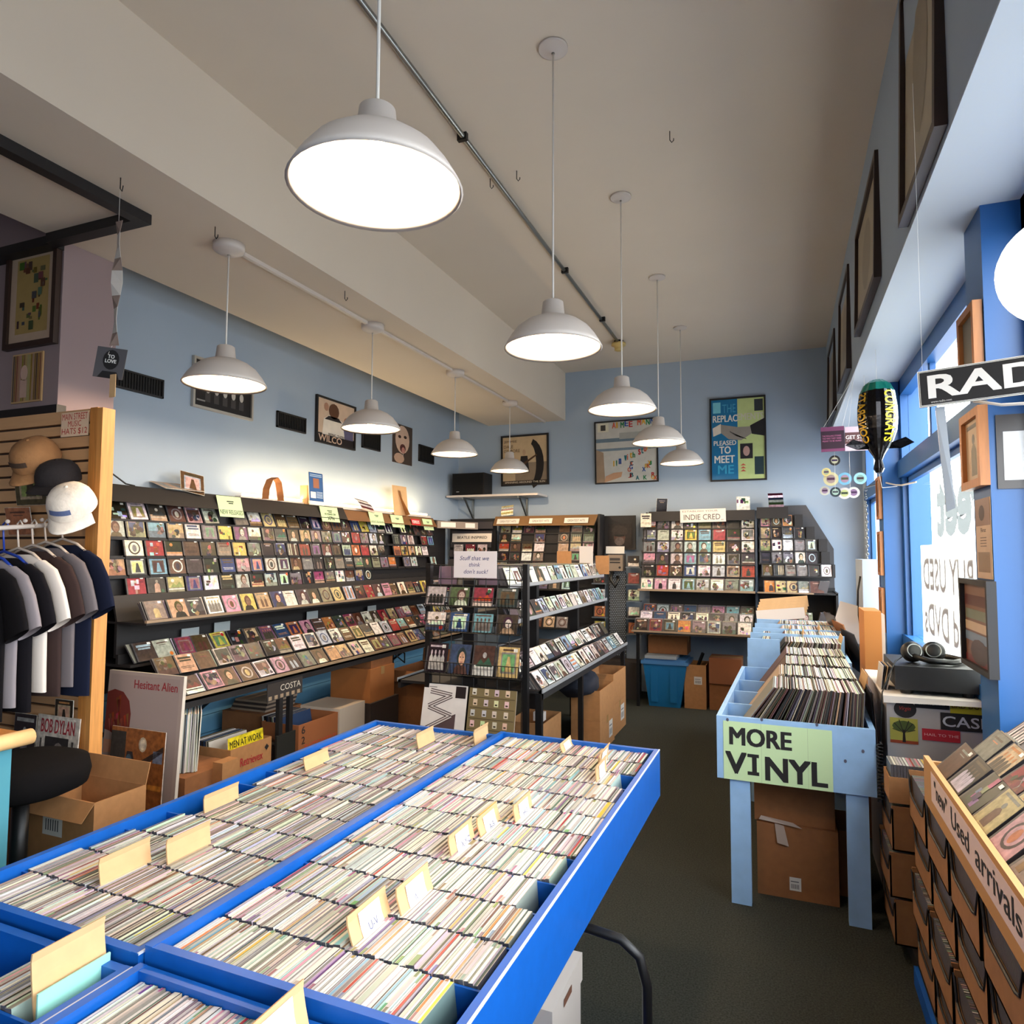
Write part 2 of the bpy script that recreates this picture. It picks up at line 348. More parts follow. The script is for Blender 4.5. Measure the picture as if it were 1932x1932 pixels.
    if r.random() < tagp:
        q(.72, .84, .9, .95, (238, 236, 228), 9)
        if r.random() < .12: mb.ell(X(.8), Y(.8) if r.random() < .5 else Y(.15), .1*w, .11*h, z+10*e, jit(PAL[r.choice('ryoe')], r), M=M)
    return st
# ------------------------------------------------------------------ compact discs, collected first and ranked by size in view
FACE = []; FILED = []; LPS = []
def face_cd(o, u, v, key, where, w=.136, h=.122, seed=None, style=None):
    o = Vector(o); c = o+Vector(u)*w/2+Vector(v)*h/2; FACE.append((c, frame(o, u, v), key, where, w, h, len(FACE), style))
def emit_face(mb, rec):
    c, M, key, where, w, h, i, style = rec; r = random.Random(1000+i)
    mb.box(0, w, 0, h, -.0095, -.0002, (46, 44, 46), M=M)
    mb.quad(0, 0, .010, h, .0001, (70, 68, 70), M=M)
    return art(mb, M, .0105, .0015, w-.012, h-.003, key, r, style)
def filed_cd(p, ax, up, ln, key, where, th=.0098, L=.14, H=.122):
    """case standing on edge; p = bottom corner, ax = along the spine, up = lean, ln = thickness direction"""
    FILED.append((Vector(p)+Vector(up)*H, Vector(p), Vector(ax), Vector(up), Vector(ln), key, where, th, L, H, len(FILED)))
def emit_filed(mb, rec):
    c, p, ax, up, ln, key, where, th, L, H, i = rec; r = random.Random(i); sp = jit((230, 224, 215) if key == 'w' else PAL[key], r, 10)
    A = p; e1 = ax*L; e2 = up*H; e3 = ln*th
    V = [A, A+e3, A+e1+e3, A+e1, A+e2, A+e2+e3, A+e2+e1+e3, A+e2+e1]
    mb.add(V, [(0, 4, 7, 3)], jit((120, 116, 112), r)); mb.add(V, [(1, 2, 6, 5)], jit(r.choice(((170, 164, 158), (150, 138, 128), (116, 110, 106), (190, 186, 180))), r))
    mb.add(V, [(0, 1, 5, 4), (3, 7, 6, 2)], (92, 88, 90))
    a, b = A+e2, A+e2+e3*.16; c2, d = A+e2+e3*.82, A+e2+e3
    f1 = r.uniform(.0, .3) if r.random() < .35 else 0; f2 = 1-(r.uniform(0, .25) if r.random() < .3 else 0)
    mb.add([a, b, b+e1, a+e1], [(0, 1, 2, 3)], (200, 196, 190)); mb.add([c2, d, d+e1, c2+e1], [(0, 1, 2, 3)], (84, 80, 78) if r.random() < .35 else (168, 164, 160))
    if f1: mb.add([b, c2, c2+e1*f1, b+e1*f1], [(0, 1, 2, 3)], jit((140, 130, 126), r, 40))
    mb.add([b+e1*f1, c2+e1*f1, c2+e1*f2, b+e1*f2], [(0, 1, 2, 3)], sp)
    if f2 < 1: mb.add([b+e1*f2, c2+e1*f2, c2+e1, b+e1], [(0, 1, 2, 3)], jit((130, 110, 104), r, 50))
def emit_lp(mb, rec):
    c, V, key, where, i = rec; r = random.Random(i); body = mute(jit(PAL[key], r, 18), .4)
    mb.add(V, [(0, 1, 5, 4), (3, 7, 6, 2), (0, 4, 7, 3), (1, 2, 6, 5)], body)
    mb.add(V, [(4, 5, 6, 7)], jit((224, 216, 200), r, 22) if r.random() < .75 else body)
def lp(p, ax, up, ln, key, where, th=.0045, L=.315, H=.315):
    p, ax, up, ln = (Vector(q) for q in (p, ax, up, ln)); e1, e2, e3 = ax*L, up*H, ln*th
    V = [p, p+e3, p+e1+e3, p+e1, p+e2, p+e2+e3, p+e2+e1+e3, p+e2+e1]
    LPS.append((p+e2, V, key, where, len(LPS)))
# ------------------------------------------------------------------ blue trays of discs on folding tables
ROT = math.radians(-.9)
def tray(x0, x1, y0, y1, zt, d, rows, label, where, weights, gaps, starts={}, first=.02, group='blue disc trays', seed=1):
    r = random.Random(seed); t = thing('disc_tray', ((x0+x1)/2, (y0+y1)/2, zt-d), label, 'tray', group)
    R = Matrix.Translation((x0, y0, 0)) @ Matrix.Rotation(ROT, 4, 'Z')
    w, l, th = x1-x0, y1-y0, .02
    zb = zt-d
    for a, b, n in ((0, th, 'side_panel'), (w-th, w, 'side_panel')): MB().box(a, b, 0, l, zb, zt, M=R).build(n, TRAYBLUE, t)
    for a, b in ((0, th), (l-th, l)): MB().box(th, w-th, a, b, zb, zt-.001, M=R).build('end_panel', TRAYBLUE, t)
    MB().box(th, w-th, th, l-th, zb, zb+.012, M=R).build('base_panel', TRAYBLUE, t)
    p = (l-first*2)/rows
    for j in range(1, rows):
        MB().box(th, w-th, first+j*p-.003, first+j*p+.003, zb+.012, zt-.022, M=R).build('divider', TRAYBLUE, t)
    ax, = (R.to_3x3() @ Vector((0, 1, 0)),)
    for j in range(rows):
        a = math.radians(r.uniform(5, 9)); x = th+.008+.125*math.sin(a)+r.uniform(0, .01)*(j > 0)+starts.get(j, 0); end = w-th-.006-gaps.get(j, 0)
        n = 0; L = min(.14, p-.008)
        while x < end:
            if r.random() < .03: x += .004
            aa = a+math.radians(r.uniform(-1.2, 1.2)); s, c = math.sin(aa), math.cos(aa)
            up = R.to_3x3() @ Vector((-s, 0, c)); ln = R.to_3x3() @ Vector((c, 0, s))
            thk = .0098 if r.random() > .06 else r.choice((.006, .019)); n += 1
            key = r.choices(*weights)[0]
            zc = zt-.017-.122*c+r.uniform(-.002, .003)
            pos = R @ Vector((x, first+j*p+.0035+r.uniform(0, .003), zc))
            filed_cd(pos, ax, up, ln, key, '%s from the left end, %s row of the %s' % (nth(n), 'nearest' if j == 0 else nth(j+1), where), th=thk, L=L)
            x += (thk+.0004)/c
    MB().box(w-.0035, w+.0006, .0, l, zt-.004, zt+.0006, M=R).build('worn_edge', mat('worn_white_edge', (200, 206, 220), .6), t)
    return t
WL = (list('wwwwwwwlllggdkrpocstyvne'), [12, 12, 12, 12, 12, 9, 5, 6, 6, 5, 4, 3, 3, 2, 3, 4, 2, 3, 4, 3, 2, 1, 2, 1])
WD = (list('wwwllgggddkknnrtopsbyec'), [7, 7, 6, 6, 6, 6, 6, 6, 5, 5, 4, 3, 3, 2, 2, 4, 1, 2, 3, 1, 1, 1, 1])
tray(-1.222, -.512, 1.05, 2.86, .80, .185, 12, 'long bright blue tray of CDs with steep side board facing the aisle', 'aisle-side blue tray', WL, {0: .05, 1: .0, 3: .055, 4: .02, 9: .05}, seed=3)
tray(-1.885, -1.228, 1.05, 2.86, .787, .172, 12, 'long blue tray of darker CDs beside the racks, far from the aisle', 'wall-side blue tray', WD, {}, {2: .02, 3: .05, 4: .09, 5: .085, 6: .05, 7: .02, 8: .015}, seed=4)
tray(-1.235, -.5, -.16, 1.035, .775, .16, 8, 'front blue tray at the bottom edge, nearer the aisle', 'front aisle-side tray', WL, {}, seed=5)
tray(-1.90, -1.242, -.16, 1.035, .770, .155, 8, 'front blue tray at the bottom edge with mint sheet behind a divider card', 'front wall-side tray', WD, {6: .03, 7: .075}, seed=6)
def folding_table(x0, x1, y0, y1, label, legs):
    t = thing('folding_table', ((x0+x1)/2, (y0+y1)/2, 0), label, 'table', 'folding tables under the trays')
    MB().box(x0, x1, y0, y1, .588, .611).build('tabletop', mat('table_laminate', (70, 64, 62), .6), t)
    for y in legs:
        xa, xb = x0+.1, x1+.165
        pts = [(xa, y, .57), (xa, y, .02)]
        MB().tube([(xa, y, .0), (xa, y, .50), (xa+.02, y, .55), (xa+.08, y, .575), (xb-.16, y, .575), (xb-.07, y, .565), (xb-.02, y, .53), (xb, y, .46), (xb, y, .0)], .0135, 10).build('leg_frame', BLACKM, t, True)
folding_table(-1.88, -.52, 1.08, 2.84, 'folding table with black tube legs carrying the long blue trays', (1.86, 1.2))
folding_table(-1.88, -.54, -.15, 1.02, 'folding table under the two front blue trays', (.1,))
# cardboard divider cards among the discs
def card(x, y, h, tilt, txt, where, zb=.70, L=.146, tone=KRAFT):
    h = .085+(h-.085)*.64; tilt = tilt*1.25+.06
    s, c = math.sin(tilt), math.cos(tilt)
    M = frame((x+.012, y-.003, zb), (0, 1, 0), (-s, 0, c))
    t = thing('divider_card', (x, y, zb), 'cardboard divider card '+where, 'divider card', 'cardboard divider cards in the trays')
    mb = MB(); n = 6
    prof = [(0, 0), (.4*h, -.001), (.7*h, .001), (.9*h, .004), (h, .010)]
    for (a, da), (b, db) in zip(prof, prof[1:]):
        mb.add([(0, a, da), (L, a, da), (L, b, db), (0, b, db), (0, a, da-.004), (L, a, da-.004), (L, b, db-.004), (0, b, db-.004)],
               [(0, 1, 2, 3), (7, 6, 5, 4), (0, 3, 7, 4), (1, 5, 6, 2), (3, 2, 6, 7)], M=M)
    mb.build('card', tone, t)
    if txt is not None:
        p = MB().add([(.035, .45*h, .0022), (.115, .45*h, .0022), (.115, .72*h, .0025), (.035, .72*h, .0025), (.115, .93*h, .0075), (.035, .93*h, .0075)], [(0, 1, 2, 3), (3, 2, 4, 5)], (240, 236, 228), M=M)
        lab = p.build('label', PRINTM, t)
        if txt:
            s2 = MB().text(txt, .06, .62*h, .010*len(txt)+.004, .017, (96, 98, 130), z=.0042, M=M); s2.build('lettering', PRINTM, lab)
for a in ((-.819, 1.235, .185, .30, 'U-V', 'marked U-V in the second row of the aisle-side tray'), (-.789, 1.375, .185, .28, 'W', 'marked W in the third row of the aisle-side tray'),
          (-.825, 1.68, .175, .22, 'X-Y-Z', 'marked X-Y-Z in the fifth row of the aisle-side tray'), (-.797, 1.83, .175, .30, 'A-B', 'leaning in the sixth row of the aisle-side tray'),
          (-.753, 1.968, .165, .22, 'H-I', 'in the seventh row of the aisle-side tray'), (-.630, 2.415, .17, .1, '', 'in the tenth row of the aisle-side tray'),
          (-.675, 2.549, .185, -.05, '', 'in the eleventh row of the aisle-side tray'), (-.811, 2.70, .165, .4, '', 'in the rearmost row of the aisle-side tray'),
          (-1.25, 2.71, .165, .1, None, 'at the rear corner of the wall-side tray by the centre rail'), (-1.432, 2.56, .17, .2, None, 'standing tall in the eleventh row of the wall-side tray'),
          (-1.586, 1.235, .165, .15, None, 'plain and wide in the second row of the wall-side tray'), (-1.528, 1.38, .165, .12, None, 'plain in the third row of the wall-side tray'),
          (-1.72, 1.685, .15, .1, None, 'plain in the fifth row of the wall-side tray'), (-1.684, 2.15, .15, .25, None, 'leaning in the eighth row of the wall-side tray'),
          (-1.30, .885, .19, .12, None, 'broad and bare in the front wall-side tray, mint sheet behind'), (-.775, .875, .19, .2, '', 'cut by the bottom edge in the front aisle-side tray')):
    card(*a[:4], a[4], a[5])
tag(B(-1.292, -1.288, .88, 1.025, .66, .785).build('paper_sheet', mat('mint_sheet', (150, 214, 196), .7)), 'mint green sheet standing behind the bare divider card', 'sheet')
# ------------------------------------------------------------------ rack on the left wall
def ledge_rows(t, mb): return mb
LR = thing('cd_display_rack', (-3.6, 5.1, .70), 'long black CD display rack along the left wall with tiered bins', 'rack')
B(-3.95, -3.92, 2.84, 7.55, .72, 2.0).build('back_panel', BLACK, LR)
P = [(-3.93, 2.02), (-3.80, 2.015), (-3.70, 1.90), (-3.66, 1.33), (-3.40, 1.21), (-3.38, 1.06), (-3.62, 1.02), (-3.10, .80), (-3.12, .72), (-3.93, .70)]
def prof_xz(mb, pts, y0, y1):
    n = len(pts)
    return mb.add([(x, y0, z) for x, z in pts]+[(x, y1, z) for x, z in pts], [tuple(range(n)), tuple(range(2*n-1, n-1, -1))]+[(i, n+i, n+(i+1) % n, (i+1) % n) for i in range(n)])
P1 = [(-3.93, 2.02), (-3.80, 2.015), (-3.72, 1.90), (-3.70, 1.33), (-3.93, 1.33)]
prof_xz(MB(), P1, 2.80, 2.83).build('end_panel', BLACK, LR)
def slope(mb, x0, z0, x1, z1, y0, y1, th=.015):
    return mb.add([(x0, y0, z0), (x1, y0, z1), (x1, y1, z1), (x0, y1, z0), (x0-th, y0, z0), (x1-th, y0, z1), (x1-th, y1, z1), (x0-th, y1, z0)],
        [(0, 3, 2, 1), (4, 5, 6, 7), (0, 1, 5, 4), (2, 3, 7, 6), (1, 2, 6, 5), (0, 4, 7, 3)])
slope(MB(), -3.80, 2.015, -3.74, 1.905, 2.86, 5.25).build('valance', BLACK, LR)
slope(MB(), -3.80, 2.0, -3.74, 1.90, 5.25, 7.0).build('valance', mat('brown_valance', (112, 76, 44), .6), LR)
B(-3.93, -3.80, 2.86, 7.0, 1.99, 2.005).build('top_board', BLACK, LR)
ROWS = ['kwdnpw_gwtnnkbnnnbyskw_kknnd', 'ltctwgyvwgdntggbnrgsk_dgl_rc', 'kwrknngygkknrdnklorwk_oytww_', 'tdcndkbpbllngkdgdgeggo_gs__s', 'krdtbwklkskgkmgwnbk_________']
rr = random.Random(77)
RNAME = ('top', 'second', 'third', 'fourth', 'fifth')
for k in range(5):
    X = -3.845+.03*k; zb = 1.803-.118*k; a = math.radians(14 if k else 24); y = 2.875+(.04, .0, -.035, -.03, -.06)[k]
    lm = MB()
    for i, ch in enumerate(ROWS[k]):
        if ch != '_' and y > 2.84 and not (k == 0 and 5 < i < 6):
            face_cd((X+.022, y+rr.uniform(-.004, .004), zb), (0, 1, .05*rr.uniform(-1, 1)*(k == 0)), (-math.sin(a), 0, math.cos(a)), ch, '%s from the near end, %s display row of the wall rack' % (nth(i+1), RNAME[k]))
        if k and y > 2.82: lm.box(X+.012, X+.034, y-.004, y+.125, zb-.012, zb+.008)
        y += .1485
    lm.box(X-.06, X+.03, 2.84, 7.0, zb-.012, zb); lm.box(X-.06, X-.045, 2.84, 7.0, zb, zb+.112)
    lm.build('display_ledge', BLACK, LR)
# bin shelf under the display
LIP = mat('worn_shelf_edge', (150, 128, 104), .45)
sh = MB(); slope(sh, -3.66, 1.34, -3.62, 1.19, 2.84, 7.0); sh.box(-3.92, -3.385, 2.84, 7.0, 1.178, 1.19); sh.box(-3.64, -3.62, 2.84, 7.0, .98, 1.18)
sh.build('bin_shelf', BLACK, LR)
B(-3.40, -3.382, 2.84, 7.0, 1.19, 1.205).build('shelf_lip', LIP, LR)
lo = MB(); lo.box(-3.92, -3.5, 2.84, 7.0, .93, .945); lo.box(-3.52, -3.33, 2.84, 7.0, .855, .872); lo.box(-3.36, -3.09, 2.84, 7.0, .765, .782); lo.box(-3.105, -3.09, 2.84, 7.0, .73, .785)
lo.box(-3.62, -3.60, 2.84, 7.0, .945, 1.0)
lo.build('bin_tray', BLACK, LR)
B(-3.10, -3.082, 2.84, 7.0, .782, .798).build('shelf_lip', LIP, LR)
for y in (3.0, 3.75, 4.6, 5.5, 6.4):
    MB().tube([(-3.94, y, .45), (-3.60, y, .70), (-3.2, y, .765)], .012, 8).build('bracket', BLACKM, LR)
    B(-3.97, -3.945, y-.02, y+.02, .2, .94).build('wall_strip', BLACK, LR)
TIERS = [(-3.425, 1.200, 26, 'gtdwpytbwdkgtsdrnpnwnkykgmld', 'bin shelf'), (-3.50, .957, 33, 'dlmnyknvbopnoemnwnrtmwnswylkg', 'upper tier of the low bins'),
         (-3.325, .882, 36, 'ntnlgdknwwswntdwsrcnkmktgndwl', 'middle tier of the low bins'), (-3.135, .795, 40, 'dpnnwpkgnttlwnemntbengdktwl', 'front tier of the low bins')]
for X, zb, deg, ks, where in TIERS:
    y = 2.87+rr.uniform(0, .03); i = 0
    while y < 6.85 and i < len(ks):
        a = math.radians(deg+rr.uniform(-3, 3)); v = Vector((-math.sin(a), rr.uniform(-.12, .05), math.cos(a)))
        face_cd((X+.012, y, zb+.003), (0, 1, rr.uniform(-.03, .03)), v, ks[i], '%s from the near end, %s of the wall rack' % (nth(i+1), where))
        nst = rr.randint(3, 7)
        for q in range(1, nst):
            sh_ = rr.uniform(-.012, .02)
            filed_cd((X+.0105-(.0104*q+.0095)*math.cos(a), y+sh_, zb+.003-(.0104*q+.0095)*math.sin(a)+.006*q*math.sin(a)), (0, 1, 0), v.normalized(), (math.cos(a), 0, math.sin(a)), rr.choice('wtltgndw'), 'behind', L=.136, H=.122)
        y += rr.choice((.143, .15, .15, .158, .13)); i += 1
# header cards in the bins
for y, x, z, l in ((3.55, -3.60, 1.10, 'second'), (4.5, -3.59, 1.10, 'third'), (5.35, -3.58, 1.085, 'fourth'), (3.28, -3.60, 1.085, 'nearest')):
    tag(B(x, x+.004, y, y+.14, z-.12, z+.02).build('header_card', mat('grey_card', (150, 158, 160), .4)), 'clear plastic header card above upper tier of wall rack, %s along it' % l, 'header card', 'header cards in the wall rack')
def sign(name, M, w, h, col, texts, label, th=.002, cat='sign', mat_=None, group=None, tm=PRINTM):
    o = tuple(M @ Vector((w/2, 0, 0))); t = thing(name, o, label, cat, group)
    mb = MB().box(0, w, 0, h, -th, 0, col, M=M); mb.build('sheet', mat_ or PRINTM, t)
    tb = MB()
    for tx in texts:
        tb.text(tx[0], tx[1]*w, tx[2]*h, tx[3]*w, tx[4]*h, tx[5], M=M, off=tx[6] if len(tx) > 6 else 0, shear=tx[7] if len(tx) > 7 else 0)
    if texts: tb.build('lettering', tm, t)
    return t
BLK = (34, 32, 34); MINT = (196, 222, 172)
def valsign(y, w, h, ztop, texts, label, col=MINT, logo=True, x=-3.775):
    M = frame((x+.04*h/.13, y, ztop-h), (0, 1, 0), (-.28, 0, .96))
    t = sign('shelf_sign', M, w, h, col, texts, label, group='paper signs on the wall rack')
    if logo:
        lb_ = MB()
        for k in range(2): lb_.quad(w*(.38+.06*k), h*(.72-.09*k), w*(.66-.03*k), h*(.77-.09*k), .001, BLK, M=M)
        lb_.build('logo_mark', PRINTM, t)
valsign(3.70, .235, .16, 2.015, [('NEW RELEASES', .04, .12, .92, .2, BLK)], 'mint sign reading NEW RELEASES taped to rack valance')
valsign(4.865, .255, .14, 2.012, [('AS HEARD ON', .2, .45, .62, .13, BLK, .02), ('XPN', .33, .12, .36, .24, BLK, .03)], 'mint sign with bold three-letter line, second along the black valance')
valsign(5.62, .25, .135, 2.01, [('GREAT RE-ISSUES', .04, .16, .92, .17, (120, 124, 110))], 'mint sign reading GREAT RE-ISSUES on rack valance')
valsign(6.02, .24, .135, 2.0, [('STAFF PICKS', .06, .16, .88, .18, (96, 100, 90))], 'mint sign reading STAFF PICKS on rack valance')
valsign(6.42, .19, .07, 1.975, [('POP/ROCK', .1, .25, .8, .5, (240, 230, 225), .02)], 'small red sign reading POP/ROCK on brown valance', (186, 30, 40), False, -3.76)
valsign(6.69, .22, .13, 1.99, [('WORLD MUSIC', .05, .14, .9, .18, (120, 124, 110))], 'mint sign reading WORLD MUSIC on brown valance')
tag(MB().tube([(-3.95, 2.86, 2.22), (-3.93, 2.96, 2.12), (-3.86, 3.05, 2.03), (-3.84, 3.1, 2.02)], .005, 6).build('speaker_cable', RUBBER, None, True), 'thin black cable dropping onto the near end of the rack', 'cable')
# objects along the top of the rack
tg = thing('tube_light', (-3.88, 5.3, 2.01), 'long fluorescent tube lying behind the rack valance', 'lamp')
MB().box(-3.89, -3.83, 4.0, 7.0, 2.006, 2.03).build('housing', WHITE, tg)
MB().tube([(-3.86, 4.05, 2.045), (-3.86, 6.95, 2.045)], .013, 10).build('tube', TUBE, tg, True)
L = bpy.data.lights.new('tube_glow', 'AREA'); L.shape = 'RECTANGLE'; L.size = .03; L.size_y = 2.9; L.energy = 11; L.color = (1, .76, .42)
o = bpy.data.objects.new('tube_glow', L); COL.objects.link(o); o.parent = tg; o.location = (.02, .2, .05); o.rotation_euler = (math.pi, 0, 0)
def promo(o, u, v, w, h, key, label, bend=0, seed=0, style=None, name='promo_card', cat='card'):
    M = frame(o, u, v); r = random.Random(seed+500); mb = MB()
    if bend:
        n = 6; vs = []
        for i in range(n+1):
            f = i/n; z = -bend*h*(f*f); vs += [(0, h*f, z), (w, h*f, z), (0, h*f, z-.002), (w, h*f, z-.002)]
        for i in range(n):
            k = 4*i; c = jit(PAL[key], r, 30) if i % 2 else jit(PAL[r.choice('wlg')], r)
            mb.add([vs[k], vs[k+1], vs[k+5], vs[k+4], vs[k+2], vs[k+3], vs[k+7], vs[k+6]], [(0, 1, 2, 3), (7, 6, 5, 4), (0, 3, 7, 4), (1, 5, 6, 2)], c, M=M)
    else:
        mb.box(0, w, 0, h, -.003, -.0002, (214, 206, 190), M=M); art(mb, M, .002, .002, w-.004, h-.004, key, r, style, tagp=0)
    return tag(mb.build(name, PRINT), label, cat)
promo((-3.80, 3.42, 2.02), (.25, .9, -.15), (-.3, .3, .8), .17, .16, 'n', 'small brown photo card propped on rack top at its near end', seed=1)
promo((-3.78, 3.28, 2.022), (.1, .95, .0), (-.75, .3, .25), .30, .18, 't', 'flat tan flyer lying on the near end of the rack top', seed=2)
t = MB()
pts = [(-3.78, 4.17, 2.02), (-3.80, 4.20, 2.10), (-3.82, 4.26, 2.18), (-3.83, 4.33, 2.205), (-3.83, 4.37, 2.17), (-3.82, 4.38, 2.09), (-3.80, 4.37, 2.02)]
for a, b in zip(pts, pts[1:]):
    t.add([a, b, (b[0]+.05, b[1]+.02, b[2]), (a[0]+.05, a[1]+.02, a[2]), (a[0], a[1], a[2]-.004), (b[0], b[1], b[2]-.004), (b[0]+.05, b[1]+.02, b[2]-.004), (a[0]+.05, a[1]+.02, a[2]-.004)], [(0, 1, 2, 3), (7, 6, 5, 4), (0, 4, 5, 1), (3, 2, 6, 7)])
tag(t.build('curled_cardboard_strip', CARDD), 'curled brown cardboard loop standing on top of the rack', 'cardboard')
t = thing('counter_card', (-3.78, 4.78, 2.01), 'tall blue promo card with easel back on rack top', 'card')
M = frame((-3.76, 4.72, 2.01), (0, 1, 0), (-.08, -.22, .98)); mb = MB().box(0, .2, 0, .29, -.004, 0, (226, 220, 206), M=M)
mb.quad(.004, .004, .196, .286, .001, (36, 84, 140), M=M); mb.quad(.004, .004, .196, .035, .002, (226, 224, 220), M=M); mb.quad(.06, .15, .14, .235, .002, (150, 96, 70), M=M); mb.quad(.02, .06, .09, .115, .002, (232, 228, 222), M=M)
for k in range(5): mb.quad(.1, .065+.012*k, .185, .07+.012*k, .002, (190, 210, 226), M=M)
for k in range(2): mb.quad(.02, .25+.014*k, .18, .256+.014*k, .002, (170, 196, 220), M=M)
mb.build('face', PRINTM, t); MB().prism([(-3.80, 4.73), (-3.80, 4.76), (-3.88, 4.74)], 2.01, 2.18).build('easel_back', KRAFT, t)
promo((-3.76, 5.50, 2.015), (0, 1, -.1), (-.2, -.3, .8), .22, .14, 'd', 'curled grey photo flyer on rack top above GREAT RE-ISSUES', bend=.5, seed=4)
t = thing('display_easel', (-3.80, 6.3, 2.0), 'cream easel-backed card seen from behind on rack top', 'card')
M = frame((-3.80, 6.15, 2.0), (.1, 1, 0), (-.12, -.08, 1)); MB().box(0, .25, 0, .32, -.003, 0, M=M).build('card', KRAFT, t)
MB().add([(.09, .27, 0), (.14, .27, 0), (.20, 0, .0), (.16, 0, .09)], [(0, 1, 2), (0, 2, 3)], M=M).build('easel_back', CARD, t)
# ------------------------------------------------------------------ pictures on the walls
def picture(M, w, h, fm, fw, key, label, deco=None, th=.025, seed=0, style=None, group=None, name='framed_picture', glossy=PRINTP):
    t = thing(name, tuple(M @ Vector((w/2, 0, 0))), label, 'picture', group)
    mb = MB()
    if fm is not None:
        mb.box(0, w, 0, fw, 0, th, M=M).box(0, w, h-fw, h, 0, th, M=M).box(0, fw, fw, h-fw, 0, th, M=M).box(w-fw, w, fw, h-fw, 0, th, M=M)
        mb.build('frame', fm, t)
    pm = MB().box(fw*.5, w-fw*.5, fw*.5, h-fw*.5, .001, th*.45, PAL[key], M=M)
    zz = th*.45+.0015
    if deco: deco(pm, M, w, h, zz)
    else: art(pm, M, fw, fw, w-2*fw, h-2*fw, key, random.Random(seed), style, z=zz, tagp=0)
    pm.build('print', glossy, t); return t
LW = lambda y, z: frame((XL+.002, y, z), (0, 1, 0), (0, 0, 1))
BW = lambda x, z, roll=0: frame((x, YB-.002, z), (math.cos(roll), 0, math.sin(roll)), (-math.sin(roll), 0, math.cos(roll)))
def d_band(mb, M, w, h, z):
    for i in range(5):
        x = w*(.24+.14*i); mb.ell(x, h*.42, .035*w, .09*h, z, (196, 190, 180), M=M); mb.quad(x-.04*w, h*.16, x+.04*w, h*.34, z, (70, 66, 64), M=M)
    mb.quad(.07*w, .15*h, .2*w, .18*h, z, (150, 145, 138), M=M)
picture(LW(3.63, 2.655), .60, .375, mat('silver_frame', (186, 180, 170), .35, metal=.4), .018, 'k', 'silver-framed dark group photo behind the nearest conduit lamp', d_band, seed=1)
def d_three(mb, M, w, h, z):
    mb.quad(.03*w, .03*h, .97*w, .97*h, z, (214, 186, 160), M=M); mb.quad(.03*w, .03*h, .97*w, .22*h, z+.001, (40, 30, 28), M=M)
    mb.poly([(.15*w, .2*h), (.72*w, .2*h), (.66*w, .56*h), (.5*w, .64*h), (.32*w, .64*h), (.18*w, .54*h)], z+.002, (232, 222, 208), M=M)
    mb.poly([(.2*w, .53*h), (.64*w, .53*h), (.55*w, .62*h), (.3*w, .62*h)], z+.003, (40, 36, 38), M=M)
    mb.ell(.43*w, .74*h, .13*w, .17*h, z+.003, (92, 58, 40), M=M); mb.ell(.24*w, .8*h, .06*w, .09*h, z+.002, (176, 132, 108), M=M)
    mb.ell(.75*w, .6*h, .06*w, .08*h, z+.002, (170, 124, 100), M=M); mb.quad(.68*w, .2*h, .95*w, .5*h, z+.0015, (96, 92, 120), M=M)
    mb.text('BEING THERE', .3*w, .19*h, .42*w, .06*h, (30, 28, 28), z+.004, M=M, off=.02); mb.text('WILCO', .06*w, .05*h, .58*w, .14*h, (226, 190, 160), z+.004, M=M, off=.03)
picture(LW(5.03, 2.615), .61, .44, BLACK, .018, 't', 'black-framed poster of three people behind the second conduit lamp', d_three, seed=2)
def d_face(mb, M, w, h, z):
    mb.quad(0, 0, w, h, z, (70, 58, 52), M=M); mb.ell(.48*w, .62*h, .36*w, .36*h, z+.001, (206, 176, 156), 18, M=M); mb.ell(.33*w, .68*h, .08*w, .04*h, z+.002, (60, 44, 40), M=M); mb.ell(.62*w, .7*h, .08*w, .04*h, z+.002, (60, 44, 40), M=M)
    mb.ell(.5*w, .4*h, .15*w, .11*h, z+.002, (84, 40, 38), M=M); mb.ell(.52*w, .35*h, .09*w, .08*h, z+.003, (190, 130, 120), M=M); mb.ell(.32*w, .13*h, .26*w, .13*h, z+.002, (190, 158, 138), M=M); mb.quad(.5*w, .2*h, .52*w, .34*h, z+.003, (226, 216, 206), M=M)
picture(LW(6.36, 2.60), .42, .44, None, 0, 'n', 'unframed sepia face poster between two black wall vents', d_face, th=.008, name='poster')
def vent(y, z, w, h, label):
    t = thing('wall_vent', (XL, y+w/2, z), label, 'vent', 'black vents on the left wall'); M = LW(y, z)
    MB().box(0, w, 0, .012, 0, .02, M=M).box(0, w, h-.012, h, 0, .02, M=M).box(0, .012, 0, h, 0, .02, M=M).box(w-.012, w, 0, h, 0, .02, M=M).build('frame', BLACK, t)
    g = MB().box(.01, w-.01, .01, h-.01, 0, .006, M=M)
    n = int(w/.022)
    for i in range(n): g.box(.014+i*(w-.028)/n, .022+i*(w-.028)/n, .012, h-.012, .006, .014, M=M)
    g.build('grille', mat('vent_black', (16, 14, 14), .7), t)
vent(3.0, 2.655, .385, .13, 'black wall vent nearest the camera, behind the hanging mobile'); vent(4.52, 2.66, .37, .14, 'black wall vent between the group photo and three-people poster')
vent(5.77, 2.67, .33, .19, 'black wall vent below the second conduit lamp'); vent(6.93, 2.68, .36, .2, 'rearmost black wall vent, beside the third conduit lamp')
